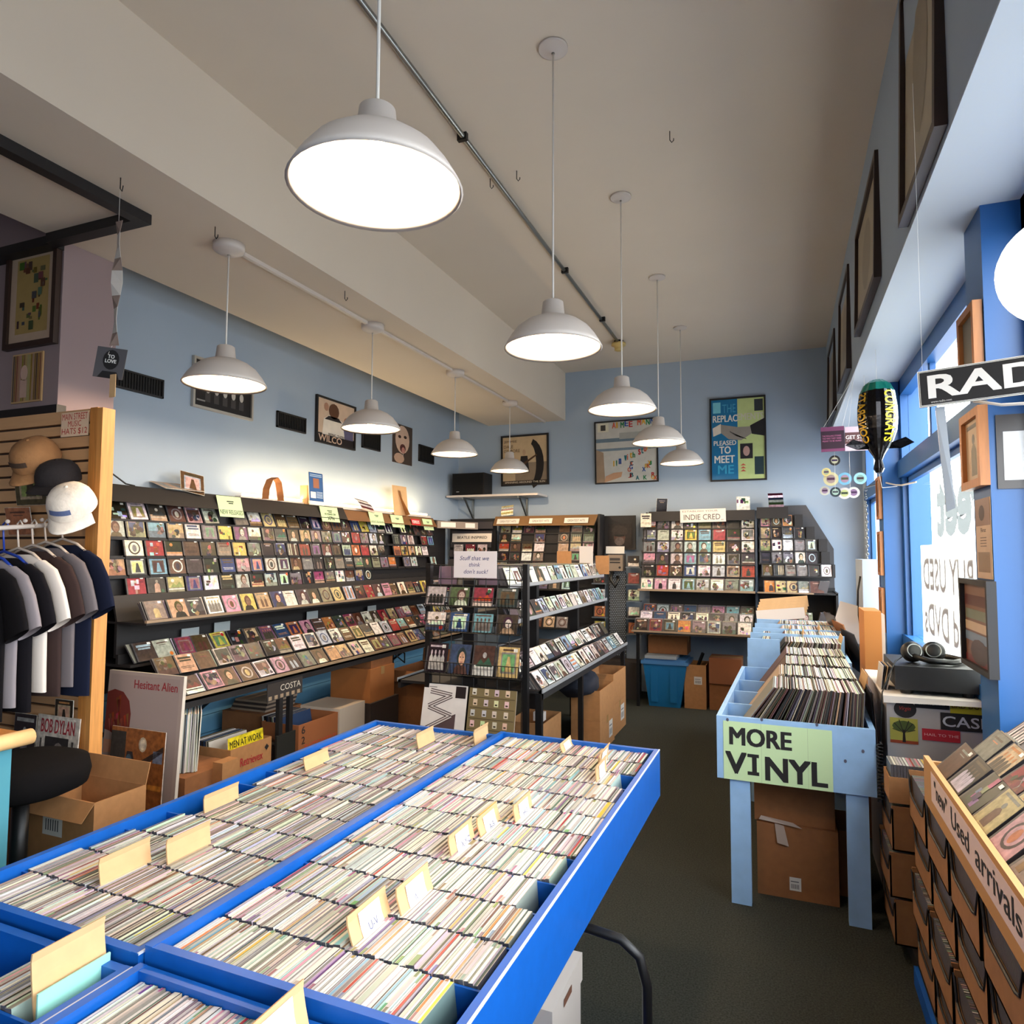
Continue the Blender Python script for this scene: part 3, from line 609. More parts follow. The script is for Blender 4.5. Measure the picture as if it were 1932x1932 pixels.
def d_moon(mb, M, w, h, z):
    mb.quad(.03*w, .03*h, .97*w, .97*h, z, (206, 178, 140), M=M); mb.quad(.3*w, .03*h, .97*w, .45*h, z+.0005, (150, 128, 104), M=M)
    mb.poly([(.72*w+.3*w*math.cos(a)-.12*w, .42*h+.5*h*math.sin(a)) for a in [math.radians(-75+15*i) for i in range(11)]]+[(.60*w+.14*w*math.cos(a), .42*h+.4*h*math.sin(a)) for a in [math.radians(75-15*i) for i in range(11)]], z+.001, (32, 26, 24), M=M)
    mb.poly([(.38*w, .25*h), (.6*w, .25*h), (.56*w, .58*h), (.42*w, .58*h)], z+.002, (44, 36, 34), M=M); mb.ell(.49*w, .65*h, .035*w, .06*h, z+.002, (196, 160, 130), M=M)
    mb.add([(.45*w, .43*h, z+.003), (.47*w, .39*h, z+.003), (.76*w, .58*h, z+.003), (.75*w, .61*h, z+.003)], [(0, 1, 2, 3)], (90, 60, 40), M=M)
    for i, s in enumerate(('JIMMIE', 'DALE', 'GILMORE')): mb.text(s, .06*w, (.84-.09*i)*h, (.28, .2, .34)[i]*w, .06*h, (96, 74, 54), z+.003, M=M)
    mb.quad(.03*w, .03*h, .97*w, .1*h, z+.001, (70, 52, 40), M=M); mb.text('SPINNING AROUND THE SUN', .08*w, .05*h, .84*w, .035*h, (224, 206, 180), z+.003, M=M, off=.02)
picture(BW(-3.345, 2.455, .012), .645, .65, BLACK, .022, 't', 'black-framed sepia poster of crescent moon on the back wall', d_moon)
def d_magnets(mb, M, w, h, z):
    r = random.Random(9); q = lambda a, b, c, d, col, k: mb.quad(a*w, b*h, c*w, d*h, z+.0005*k, col, M=M)
    q(.02, .02, .98, .98, (206, 202, 192), 0); q(.02, .66, .98, .72, (110, 128, 140), 1); q(.02, .52, .98, .56, (124, 142, 154), 1); q(.40, .70, .78, .80, (176, 174, 166), 2); q(.05, .83, .23, .97, (226, 220, 196), 2); q(.1, .85, .18, .94, (70, 66, 62), 3)
    mb.poly([(.02*w, .02*h), (.16*w, .02*h), (.14*w, .5*h), (.02*w, .55*h)], z+.001, (168, 142, 116), M=M)
    mb.poly([(.15*w, .02*h), (.42*w, .1*h), (.44*w, .18*h), (.3*w, .17*h), (.17*w, .12*h)], z+.002, (204, 158, 124), M=M)
    cs = ((190, 40, 44), (30, 84, 160), (40, 130, 80), (226, 170, 40), (210, 90, 60), (30, 110, 120))
    def word(s, x, y, dx, hh, dy=0):
        for i, ch in enumerate(s):
            if ch != ' ': mb.text(ch, (x+dx*i)*w, (y+dy*i+r.uniform(-.012, .012))*h, dx*(.25 if ch in "Iil'" else .8)*w, hh*h, cs[(i*5+len(s)) % 6], z+.003, M=M, off=.04)
    word('AIMEE MANN', .29, .88, .067, .09, .003); word("I'm with stupid", .3, .27, .044, .085, .019)
    for i in range(16): mb.text(r.choice('GXKRALJBEC'), (.5+.44*r.random())*w, (.03+.26*r.random())*h, .05*w, .065*h, r.choice(cs), z+.0035, M=M, off=.04)
picture(BW(-2.105, 2.44, .012), .765, .765, BLACK, .016, 'l', 'black-framed poster with coloured letter magnets on the back wall', d_magnets)
def d_shake(mb, M, w, h, z):
    q = lambda a, b, c, d, col, k: mb.quad(a*w, b*h, c*w, d*h, z+.0006*k, col, M=M)
    q(.03, .02, .5, .98, (22, 112, 158), 0); q(.5, .02, .97, .98, (196, 210, 140), 0); q(.06, .82, .2, .95, (120, 196, 210), 1); q(.80, .82, .95, .96, (50, 56, 60), 1); q(.54, .26, .76, .44, (40, 36, 40), 1); mb.ell(.65*w, .35*h, .06*w, .06*h, z+.002, (190, 150, 140), M=M); q(.79, .07, .95, .28, (40, 60, 64), 1)
    mb.poly([(.05*w, .64*h), (.2*w, .69*h), (.22*w, .58*h), (.06*w, .54*h)], z+.002, (226, 214, 196), M=M)
    mb.poly([(.2*w, .68*h), (.5*w, .64*h), (.74*w, .64*h), (.76*w, .56*h), (.56*w, .48*h), (.34*w, .5*h), (.2*w, .58*h)], z+.0022, (150, 142, 132), M=M)
    for i in range(4): mb.add([((.36+.05*i)*w, (.6-.02*i)*h, z+.0026), ((.50+.05*i)*w, (.53-.01*i)*h, z+.0026), ((.5+.05*i)*w, (.52-.01*i)*h, z+.0026), ((.36+.05*i)*w, (.585-.02*i)*h, z+.0026)], [(0, 1, 2, 3)], (90, 84, 78), M=M)
    mb.poly([(.72*w, .65*h), (.97*w, .73*h), (.97*w, .52*h), (.75*w, .55*h)], z+.0024, (36, 34, 36), M=M)
    for i in range(3): mb.poly([(.54*w, (.11+.035*i)*h), (.64*w, (.11+.035*i)*h), (.59*w, (.135+.035*i)*h)], z+.002, (196, 90, 70), M=M)
    T = lambda s, x, y, ww, hh, c, o=.03: mb.text(s, x*w, y*h, ww*w, hh*h, c, z+.003, M=M, off=o)
    WH = (232, 226, 214)
    T('THE', .23, .82, .24, .1, (70, 160, 196), .0); T('REPLAC', .06, .71, .44, .08, WH); T('EMENTS', .5, .72, .46, .08, (206, 204, 180)); T('PLEASED', .07, .43, .4, .055, WH); T('TO', .17, .33, .2, .085, WH); T('MEET', .08, .22, .36, .085, WH); T('ME', .14, .09, .28, .1, (60, 160, 196))
picture(BW(-.752, 2.425), .605, .955, BLACK, .018, 'c', 'black-framed blue and yellow poster with handshake on the back wall', d_shake)
for (y0, y1, z0, z1), l in zip(((2.27, 2.95, 2.875, 3.80), (3.70, 4.70, 2.97, 3.62), (5.28, 6.10, 2.92, 3.68), (6.70, 7.60, 2.90, 3.66)), ('nearest and tallest', 'second', 'third', 'rearmost')):
    picture(frame((.478, y1, z0), (0, -1, 0), (.03, 0, 1)), y1-y0, z1-z0, DARKW, .035, 't', 'dark-framed picture high above the windows, %s of the four' % l, lambda mb, M, w, h, z: (mb.quad(.04, .04, w-.04, h-.04, z, (176, 164, 140), M=M), mb.ell(w*.5, h*.5, w*.2, h*.3, z+.001, (150, 138, 116), M=M)), th=.035, group='frames above the windows')
PF = lambda x, z: frame((x, 2.378, z), (1, 0, 0), (0, 0, 1))
def d_etch(mb, M, w, h, z):
    r = random.Random(4); mb.quad(.03, .03, w-.03, h-.03, z, (190, 164, 140), M=M); mb.quad(.19*w, .14*h, .82*w, .86*h, z+.0005, (170, 142, 84), M=M)
    for i in range(34):
        x, y = r.uniform(.2, .72), r.uniform(.16, .78); mb.quad(x*w, y*h, (x+r.uniform(.03, .1))*w, (y+r.uniform(.02, .1))*h, z+.001+.0001*i, jit((88, 74, 52), r, 30), M=M)
picture(PF(-3.965, 2.70), .415, .575, DARKW, .03, 't', 'dark wood framed yellow etching on the mauve pier wall', d_etch, th=.03)
def d_spines(mb, M, w, h, z):
    r = random.Random(5)
    for i in range(16): mb.quad((.03+i*.059)*w, .03*h, (.075+i*.059)*w, .97*h, z, jit(r.choice(((120, 90, 66), (170, 140, 110), (70, 62, 56), (150, 120, 60))), r), M=M)
    mb.ell(.42*w, .6*h, .12*w, .16*h, z+.001, (206, 170, 150), M=M); mb.quad(.3*w, .1*h, .52*w, .46*h, z+.001, (200, 164, 146), M=M)
picture(PF(-3.90, 2.402), .245, .27, None, 0, 't', 'canvas print of record spines under the framed etching', d_spines, th=.02, name='canvas_print')
# ------------------------------------------------------------------ slatwall corner with caps and shirts
t = thing('slatwall', (-3.6, 2.27, 0), 'tan slatwall panel with wooden end post by the shirts', 'display panel')
zs = [2.30, 2.2256, 2.168, 2.104, 2.04, 1.98, 1.916, 1.85, 1.79, 1.73, 1.667, 1.605]
while zs[-1] > .15: zs.append(zs[-1]-.0625)
sl = MB(); sl.box(-5.2, -3.10, 2.275, 2.29, .05, 2.30, mi=1)
for a, b in zip(zs, zs[1:]): sl.box(-5.2, -3.105, 2.255, 2.28, b+.006, a-.006)
sl.build('slat_panel', [SLAT, mat('slat_groove', (60, 42, 30), .8)], t)
B(-3.085, -3.035, 2.235, 2.30, 0, 2.292).build('end_post', WOOD, t); B(-3.035, -3.0, 2.235, 2.30, 0, 2.288).build('post_lit_side', mat('pine_lit_tone', (206, 142, 74), .5, noise=.15, nscale=6, stretch=(14, 14, 1)), t)  # paler pine strip stands for the lit side face of the post
def slatboard(M, w, h, rows, label, col, tcol): return sign('price_sign', M, w, h, col, rows, label)
slatboard(frame((-3.305, 2.246, 2.163), (1, 0, 0), (0, 0, 1)), .195, .12, [('MAIN STREET', .04, .68, .92, .27, (190, 50, 40), .0), ('MUSIC', .26, .40, .48, .24, (190, 50, 40), .0), ('HATS $12', .04, .06, .92, .28, (190, 50, 40), .0)], 'cream card sign with red hand lettering and hat price on slatwall', (236, 206, 174), 0)
def cap(c, rgb, label, ax=(.15, -.72, .55), fwd=(.12, -.5, -.86), badge=None, R=.092):
    ax = Vector(ax).normalized(); f = Vector(fwd); f = (f-ax*f.dot(ax)).normalized(); s = ax.cross(f)
    M = Matrix((f, s, ax)).transposed().to_4x4(); M.translation = c
    mm = mat('cap_%d_%d_%d' % rgb, rgb, .9, noise=.08, nscale=30, bump=.3, bscale=40)
    t = thing('baseball_cap', c, label, 'cap', 'caps on the slatwall'); mb = MB(); n = 24
    prof = [(1, -.05), (1.0, .12), (.97, .35), (.88, .62), (.7, .84), (.42, .96), (.12, 1.0), (.0, 1.0)]
    vs = []; fs = []
    for pr_, pz_ in prof:
        for i in range(n):
            a = 2*math.pi*i/n; k = 1+.06*math.cos(a)+(.02 if i % 4 == 0 else 0)*(pr_ > .2)
            vs.append((R*1.1*pr_*k*math.cos(a), R*.95*pr_*math.sin(a), R*1.05*pz_))
    for j in range(len(prof)-1):
        for i in range(n): fs.append((j*n+i, j*n+(i+1) % n, (j+1)*n+(i+1) % n, (j+1)*n+i))
    mb.add(vs, fs, M=M); mb.build('crown', mm, t, True)
    bm_ = MB(); vs = []; m_ = 10
    for j in range(6):
        for i in range(m_+1):
            a = math.radians(-68+136*i/m_); rr_ = R*(1.05+.72*j/5*max(.15, math.cos(a*1.15))); vs.append((rr_*math.cos(a), R*.98*math.sin(a)*(1+.05*j/5), -R*.05-.018*j/5-R*.38*(math.sin(a)**2)*(j/5)))
    k = len(vs); vs += [(x, y, z-.004) for x, y, z in vs]; fs = []
    for j in range(5):
        for i in range(m_):
            q = j*(m_+1)+i; fs += [(q, q+1, q+m_+2, q+m_+1), (k+q, k+q+m_+1, k+q+m_+2, k+q+1)]
    for i in range(m_): q = 5*(m_+1)+i; fs.append((q, q+1, k+q+1, k+q))
    bm_.add(vs, fs, M=M); bm_.build('brim', mm, t, True)
    bt = MB(); bt.lathe([(.008, 0), (.007, .004), (0, .006)], (0, 0, R*1.05), 10, M=M); bt.build('top_button', mm, t, True)
    if badge:
        b = MB(); nn = 8; vs = []
        for i in range(nn+1):
            a = math.radians(-26+52*i/nn)
            for pr_, pz_ in ((1.02, .30), (.99, .52)): vs.append((R*1.17*pr_*math.cos(a), R*.97*pr_*math.sin(a), R*1.05*pz_))
        b.add(vs, [(2*i, 2*i+2, 2*i+3, 2*i+1) for i in range(nn)], M=M); b.build('badge', mat('badge_%d' % badge[0], badge, .7), t)
cap((-3.335, 2.16, 2.04), (150, 106, 66), 'tan baseball cap hanging highest on slatwall', ax=(.22, -.60, .75), fwd=(.12, -.6, -.95), badge=(70, 52, 40), R=.105)
cap((-3.215, 2.19, 1.945), (30, 24, 26), 'black baseball cap between the tan and white caps', ax=(.2, -.35, .9), fwd=(-.1, -.6, -.75))
cap((-3.015, 2.12, 1.805), (232, 220, 206), 'white baseball cap with blue oval badge, lowest on the slatwall', ax=(.30, -.55, .78), fwd=(.35, -.6, -.85), badge=(86, 100, 140), R=.102)
t = thing('garment_rail', (-3.2, 2.05, 1.70), 'white garment rail arm jutting from the slatwall', 'rail')
MB().tube([(-3.20, 2.26, 1.735), (-3.20, 1.62, 1.672)], .011, 10).build('arm', WHITE, t, True)
for i in range(7): MB().lathe([(0, .010), (.008, .006), (.010, 0), (.008, -.006), (0, -.010)], (-3.2, 2.18-.075*i, 1.735-.007*i+.018), 10).build('stop_ball', WHITE, t, True)
def shirt(y, rgb, tint, label, hang, zt=1.60, hem=.62, seed=0, logo=None, xo=0):
    r = random.Random(seed); x = -3.2+xo; mb = MB(); n = 22
    prof = [(0, .085, .012), (-.02, .15, .018), (-.06, .205, .024), (-.12, .222, .030), (-.22, .215, .034), (-.35, .212, .036), (-.5, .216, .036), (-hem, .222, .034)]
    vs = []
    for dz, hw, th in prof:
        for i in range(n):
            a = 2*math.pi*i/n; wv = 1+(.35*math.sin(3*a+seed+dz*5) if dz < -.2 else 0)*min(1, -dz)
            vs.append((x+hw*math.cos(a), y+th*wv*math.sin(a), zt+dz))
    fs = []
    for j in range(len(prof)-1):
        for i in range(n): fs.append((j*n+i, j*n+(i+1) % n, (j+1)*n+(i+1) % n, (j+1)*n+i))
    mb.add(vs, fs, rgb)
    for s in (-1, 1):
        path = [(.15, -.035, .030), (.21, -.085, .062), (.255, -.17, .075), (.285, -.27, .085), (.292, -.305, .088)]; vs = []; m_ = 12
        for dx, dz, rw in path:
            d = Vector((s*.45, 0, -.9)).normalized(); pxx_ = Vector((.9*s, 0, .45)).normalized()
            for i in range(m_):
                a = 2*math.pi*i/m_; p = Vector((x+s*dx, y, zt+dz))+pxx_*rw*.85*math.cos(a)+Vector((0, .022*math.sin(a), 0)); vs.append(tuple(p))
        fs = []
        for j in range(len(path)-1):
            for i in range(m_): fs.append((j*m_+i, j*m_+(i+1) % m_, (j+1)*m_+(i+1) % m_, (j+1)*m_+i))
        mb.add(vs, fs, rgb)
    tshirt = tag(mb.build('t_shirt', CLOTH, None, True), label, 't-shirt', 't-shirts on the garment rail')
    if logo:
        M = frame((x-.09, y-.045, zt-.36), (1, 0, 0), (0, 0, 1)); lb_ = MB(); lb_.quad(.0, .1, .16, .2, 0, (206, 120, 50), M=M); lb_.quad(.01, .11, .15, .13, .001, (220, 190, 150), M=M); lb_.text('Music', .05, .0, .12, .04, (220, 220, 214), M=M); lb_.build('print', PRINTM, tshirt)
    h = MB(); zr = 1.735-.1*(2.26-y)
    h.tube([(x, y, zr-.01), (x+.018, y, zr+.012), (x+.005, y, zr+.028), (x-.016, y, zr+.015), (x-.012, y, zr-.02), (x, y, zt+.03)], .0045, 6)
    h.tube([(x-.19, y, zt-.045), (x-.1, y, zt+.005), (x, y, zt+.03), (x+.1, y, zt+.005), (x+.19, y, zt-.045), (x-.19, y, zt-.045)], .0065, 6)
    tag(h.build('clothes_hanger', hang, None, True), 'plastic hanger holding the '+' '.join(label.split()[:3])+' on the rail', 'hanger', 'hangers on the garment rail')
HB = mat('blue_plastic', (30, 60, 150), .35); HC = mat('clear_plastic', (206, 190, 176), .25)
shirt(2.165, (26, 30, 48), 0, 'navy blue t-shirt hanging rearmost, against the slatwall', HC, 1.63, .68, 1, xo=.06)
shirt(2.115, (112, 104, 106), 0, 'mid grey t-shirt in front of the navy one', HC, 1.615, .62, 2, xo=.02)
shirt(2.07, (60, 46, 44), 0, 'dark brown t-shirt behind the white one', HC, 1.60, .64, 3, xo=.0)
shirt(2.02, (226, 214, 204), 0, 'bright white t-shirt among dark shirts on the rail', HC, 1.585, .60, 4, xo=-.02)
shirt(1.965, (24, 22, 26), 0, 'plain black t-shirt in front of the white one', HB, 1.57, .66, 5, xo=-.03)
shirt(1.91, (142, 134, 138), 0, 'pale grey t-shirt second from the front of the rail', HB, 1.56, .62, 6, xo=-.04)
shirt(1.865, (22, 20, 22), 0, 'black t-shirt with orange print, nearest on the rail', HB, 1.55, .66, 7, True, xo=-.05)
promo((-3.60, 2.24, 1.83), (1, 0, 0), (0, -.15, 1), .23, .24, 'n', 'brown record sleeve in plastic leaning on the slatwall below tan cap', seed=21, name='record_sleeve', cat='record sleeve')
promo((-3.62, 2.22, 1.68), (1, 0, 0), (0, -.2, 1), .19, .14, 'o', 'small orange printed card on slatwall behind the hangers', seed=22)
promo((-3.235, 2.23, .76), (1, 0, 0), (0, 0, 1), .125, .14, 'k', 'small dark framed print low on the slatwall under the shirts', seed=23, style='framed')
# sleeves and boards standing by the post
def sleeve(M, w, h, deco, label, th=.006, name='record_sleeve', cat='record sleeve', base=(210, 200, 186), m_=PRINT):
    mb = MB().box(0, w, 0, h, -th, -.0004, base, M=M); deco(mb, M, w, h, .0); return tag(mb.build(name, m_), label, cat)
def d_board(mb, M, w, h, z):
    mb.quad(0, 0, w, h, z, (176, 160, 152), M=M); mb.quad(.03*w, .02*h, .955*w, .975*h, z+.0006, (168, 152, 146), M=M)
    r = random.Random(3); cx, cy = .16*w, .62*h
    mb.poly([(0, .5*h), (.2*w, .5*h), (.18*w, .42*h), (0, .40*h)], z+.001, (196, 150, 124), M=M)
    mb.poly([(0, .84*h), (.10*w, .865*h), (.22*w, .85*h), (.31*w, .79*h), (.345*w, .70*h), (.34*w, .58*h), (.30*w, .50*h), (.22*w, .47*h), (.16*w, .53*h), (.08*w, .56*h), (0, .57*h)], z+.0012, (112, 40, 30), M=M)
    for i in range(26): a = r.uniform(0, 6.28); x = max(.01, cx/w+.15*math.cos(a)*r.random()); y = .69+.13*math.sin(a)*r.random(); mb.poly([(x*w, y*h), ((x+.03)*w, (y+.01)*h), ((x+.035)*w, (y-.09)*h)], z+.0016, jit((136, 54, 36), r, 30), M=M)
    mb.text('Hesitant Alien', .36*w, .885*h, .57*w, .06*h, (150, 44, 50), z+.001, M=M, off=.02)
sleeve(frame((-3.60, 2.745, .16), (1, 0, 0), (0, .06, 1)), .57, .765, d_board, 'large grey cardboard album board with red hair at the rack’s near end', .02, 'display_board', 'board', m_=PRINTM)
def d_clock(mb, M, w, h, z):
    mb.quad(0, 0, w, h, z, (150, 90, 42), M=M); mb.quad(.0, .52*h, .28*w, .95*h, z+.0005, (52, 50, 44), M=M); mb.ell(.60*w, .82*h, .075*w, .09*h, z+.001, (196, 180, 150), M=M); mb.ell(.60*w, .82*h, .055*w, .066*h, z+.0014, (224, 212, 186), M=M)
    mb.poly([(.5*w, .58*h), (.98*w, .83*h), (.98*w, .76*h), (.55*w, .52*h)], z+.001, (58, 44, 36), M=M); mb.poly([(.24*w, 0), (.6*w, 0), (.5*w, .5*h), (.42*w, .72*h), (.32*w, .72*h), (.27*w, .5*h)], z+.0012, (44, 40, 42), M=M)
    mb.ell(.36*w, .6*h, .06*w, .09*h, z+.0016, (70, 96, 110), M=M); mb.quad(.72*w, .3*h, .98*w, .36*h, z+.001, (196, 130, 50), M=M); mb.quad(.8*w, .62*h, .97*w, .76*h, z+.001, (120, 130, 150), M=M)
sleeve(frame((-3.50, 2.72, .19), (1, 0, 0), (0, .05, 1)), .405, .44, d_clock, 'brown picture sleeve with wall clock leaning on the grey album board', .006)
def d_bob(mb, M, w, h, z):
    mb.quad(0, 0, w, h, z, (196, 184, 172), M=M); mb.quad(.08*w, .1*h, .92*w, .97*h, z+.0004, (206, 196, 184), M=M); mb.text('BOB DYLAN', .1*w, .72*h, .8*w, .22*h, (156, 40, 50), z+.001, M=M, off=.02); mb.quad(.22*w, .02*h, .78*w, .66*h, z+.0008, (46, 42, 42), M=M); mb.ell(.55*w, .42*h, .12*w, .16*h, z+.0012, (130, 120, 114), M=M)
    mb.quad(.1*w, .1*h, .14*w, .62*h, z+.0008, (80, 74, 70), M=M); mb.quad(.85*w, .1*h, .9*w, .62*h, z+.0008, (80, 74, 70), M=M)
sleeve(frame((-3.345, 2.21, .535), (1, 0, 0), (0, .06, 1)), .29, .285, d_bob, 'cream record sleeve with red capital lettering behind the black stool')
promo((-3.52, 2.22, .55), (1, 0, 0), (0, .04, 1), .16, .26, 'k', 'black record sleeve beside the cream sleeve with red lettering', seed=31, name='record_sleeve', cat='record sleeve')
tag(B(-3.60, -3.02, 2.14, 2.222, 0, .53).build('storage_crate', CARDD), 'brown crate under the sleeves behind the black stool', 'crate')
t = thing('office_stool', (-2.90, 1.80, 0), 'round black padded stool at the left edge', 'stool')
MB().lathe([(0, .66), (.18, .655), (.225, .675), (.235, .72), (.225, .765), (.17, .785), (0, .79)], (-2.80, 1.81, 0), 36).build('seat', mat('black_velour', (16, 14, 15), .95, spec=.1), t, True)
MB().tube([(-2.80, 1.81, .08), (-2.80, 1.81, .66)], .03, 12).build('gas_column', BLACKM, t, True)
for i in range(5):
    a = 2*math.pi*i/5+.3; MB().tube([(-2.80, 1.81, .09), (-2.80+.15*math.cos(a), 1.81+.15*math.sin(a), .04)], .018, 8).build('foot', BLACKM, t, True)
def carton(x0, x1, y0, y1, z0, z1, label, open_=False, m_=None, flaps=0, lab=None, name='cardboard_box', group=None, tape=True, deco=None, rz=0):
    m_ = m_ or CARD; t = thing(name, ((x0+x1)/2, (y0+y1)/2, z0), label, 'box', group); th = .006
    if open_:
        MB().box(x0, x1, y0, y0+th, z0, z1).box(x0, x1, y1-th, y1, z0, z1).box(x0, x0+th, y0+th, y1-th, z0, z1).box(x1-th, x1, y0+th, y1-th, z0, z1).box(x0+th, x1-th, y0+th, y1-th, z0, z0+th).build('body', m_, t)
        if flaps:
            f = flaps
            MB().add([(x0, y0, z1), (x1, y0, z1), (x1, y0-f*.6, z1-f*.7), (x0, y0-f*.6, z1-f*.7), (x0, y0+.004, z1), (x1, y0+.004, z1), (x1, y0-f*.6+.004, z1-f*.7), (x0, y0-f*.6+.004, z1-f*.7)], [(0, 1, 2, 3), (7, 6, 5, 4), (3, 2, 6, 7), (1, 5, 6, 2), (0, 3, 7, 4)]).build('flap', m_, t)
            MB().add([(x0, y1, z1), (x1, y1, z1), (x1, y1+.02, z1+f), (x0, y1+.02, z1+f), (x0, y1-.004, z1), (x1, y1-.004, z1), (x1, y1+.016, z1+f), (x0, y1+.016, z1+f)], [(0, 1, 2, 3), (7, 6, 5, 4), (3, 2, 6, 7), (1, 5, 6, 2), (0, 3, 7, 4)]).build('flap', m_, t)
    else:
        MB().box(x0, x1, y0, y1, z0, z1).build('body', m_, t)
        if tape:
            c = (y0+y1)/2; MB().box(x0, x1+.0015, c-.025, c+.025, z1-.06, z1+.0015).build('tape', mat('parcel_tape', (176, 140, 92), .25), t)
    if lab:
        side, a, b, c, d = lab; M = frame((x1+.001, y0, z0), (0, 1, 0), (0, 0, 1)) if side == 'x' else frame((x0, y0-.001, z0), (1, 0, 0), (0, 0, 1))
        mb = MB().quad(a, c, b, d, .0008, (214, 208, 200), M=M)
        for i in range(6): mb.quad(a+(b-a)*(.15+.12*i), c+(d-c)*.15, a+(b-a)*(.2+.12*i), c+(d-c)*.5, .0014, (60, 58, 60), M=M)
        mb.quad(a+(b-a)*.1, c+(d-c)*.65, a+(b-a)*.8, c+(d-c)*.72, .0014, (90, 88, 90), M=M); mb.build('shipping_label', PRINTM, t)
    if deco: deco(t)
    return t
tag(B(-3.0, -2.6, 1.97, 2.21, 0, .25).build('storage_crate', CARDD), 'low brown box under the open labelled cardboard box', 'box')
carton(-3.0, -2.6, 1.97, 2.21, .252, .585, 'open cardboard box with printed label between stool and album board', True, flaps=.09, lab=('y', .10, .22, .17, .30))
tag(B(-3.30, -3.25, 2.40, 2.46, .40, .47).build('white_carton', WHITE), 'small white box perched beside the cream record sleeve', 'box')
tag(B(-3.34, -3.12, 2.34, 2.46, 0, .40).build('storage_crate', CARDD), 'low brown crate under the small white box', 'crate')
tb = MB(); tb.lathe([(0, 0), (.045, .002), (.052, .02), (.052, .07), (.045, .085), (0, .09)], (0, 0, 0), 20, M=Matrix.Translation((-2.455, 1.52, .975)) @ Matrix.Rotation(math.pi/2, 4, 'Y'))
t = thing('counter_end', (-2.6, 1.5, 0), 'pine counter edge with rounded moulding at the left picture edge', 'counter')
B(-3.1, -2.40, 1.30, 1.56, .96, .985).build('counter_top', WOOD, t); MB().tube([(-2.39, 1.30, .972), (-2.39, 1.57, .972)], .026, 14).build('bullnose', mat('pale_pine', (222, 180, 124), .45, noise=.12, nscale=6), t, True)
B(-3.1, -2.44, 1.33, 1.54, 0, .96).build('front_panel', mat('teal_panel', (70, 140, 156), .7), t)
# leaning long-play records and boxes under the left rack
def lp_run(x, y, z, n, ux, lean, keys, where, ax=(0, 1, 0), seed=0, th=.0052, L=.315):
    r = random.Random(seed); ux = Vector(ux); ax = Vector(ax); p = Vector((x, y, z))
    for i in range(n):
        a = lean+r.uniform(-.02, .02); up = (ux*-math.sin(a)+Vector((0, 0, math.cos(a)))); lnv = (ux*math.cos(a)+Vector((0, 0, math.sin(a))))
        lp(p+Vector((0, 0, r.uniform(0, .004))), ax, up, lnv, r.choice(keys), '%s of the run %s' % (nth(i+1), where), th=th, L=L); p += ux*(th+.001)/math.cos(a)
tag(B(-3.34, -3.0, 2.79, 3.14, 0, .385).build('storage_crate', CARDD), 'brown crate under the upright records beside the album board', 'crate')
lp_run(-3.03, 2.90, .386, 22, (-.68, -.73, 0), .03, 'wwllgk', 'beside the grey album board', seed=2, ax=(-.73, .68, 0))
tag(B(-3.0, -2.93, 2.98, 3.10, .28, .42).build('record_mailer', CARD), 'small cardboard mailer beside the upright records', 'mailer')
def d_ret(t):
    M = frame((-3.0985, 3.215, 0), (0, 1, 0), (0, 0, 1)); MB().text('Retrievex', .08, .29, .19, .05, (170, 40, 44), M=M, off=.02).poly([(.285, .355), (.305, .375), (.325, .355), (.305, .335)], .001, (30, 26, 26), M=M).build('lettering', PRINTM, t)
carton(-3.42, -3.10, 3.215, 3.565, .10, .41, 'open box of records with red lettering and small black diamond', True, deco=d_ret)
tag(B(-3.44, -3.08, 3.2, 3.58, 0, .10).build('flat_box', CARDD), 'flat box under the box of records with red lettering', 'box')
lp_run(-3.40, 3.235, .12, 20, (1, 0, 0), .10, 'wwklgkbn', 'in the box with red lettering', seed=3, th=.006)
def d_men(mb, M, w, h, z): mb.quad(0, 0, w, h, z, (222, 200, 40), M=M); mb.text('MEN AT WORK', .05*w, .80*h, .9*w, .13*h, (30, 28, 28), z+.001, M=M, off=.01); mb.quad(.1*w, .5*h, .38*w, .72*h, z+.001, (190, 50, 50), M=M); mb.quad(.0, .5*h, .08*w, .7*h, z+.001, (230, 226, 220), M=M)
sleeve(frame((-3.115, 3.235, .155), (0, 1, 0), (-.10, .08, 1)), .30, .315, d_men, 'yellow record sleeve with black capitals in the box of records')
def d_six(t):
    M = frame((-3.0985, 3.83, .1), (0, 1, 0), (0, 0, 1)); MB().text('6', .03, .25, .035, .05, (50, 40, 36), M=M, off=.02).text('2', .03, .18, .035, .05, (50, 40, 36), M=M, off=.02).text('PLASTIC BOTTLES', .06, .12, .36, .05, (206, 70, 46), M=M, shear=.15).build('lettering', PRINTM, t)
carton(-3.42, -3.10, 3.83, 4.27, 0, .415, 'orange-brown box numbered 6 and 2 full of records', True, m_=mat('orange_cardboard', (164, 98, 56), .9), deco=d_six)
lp_run(-3.40, 3.86, .13, 26, (1, 0, 0), .18, 'wkllkbng', 'in the orange-brown numbered box', seed=4, th=.006)
carton(-3.46, -3.10, 4.29, 4.62, 0, .43, 'white printed carton with lid beside the numbered box', m_=mat('white_carton_board', (206, 190, 172), .8), tape=False)
for i in range(5): tag(B(-3.82+.01*i, -3.5+.006*i, 3.95, 4.27, .441+.016*i, .455+.016*i).build('record_sleeve', mat('sleeve_dark', (58, 46, 40), .7) if i % 2 else mat('sleeve_pale', (150, 130, 110), .7)), '%s record set lying flat behind the white carton, %s from bottom' % ('dark brown' if i % 2 else 'pale brown', nth(i+1)), 'record sleeve', 'flat stacked records under the rack')
tag(B(-3.85, -3.46, 3.9, 4.3, 0, .44).build('storage_crate', CARDD), 'brown crate carrying the flat stack of records', 'crate')
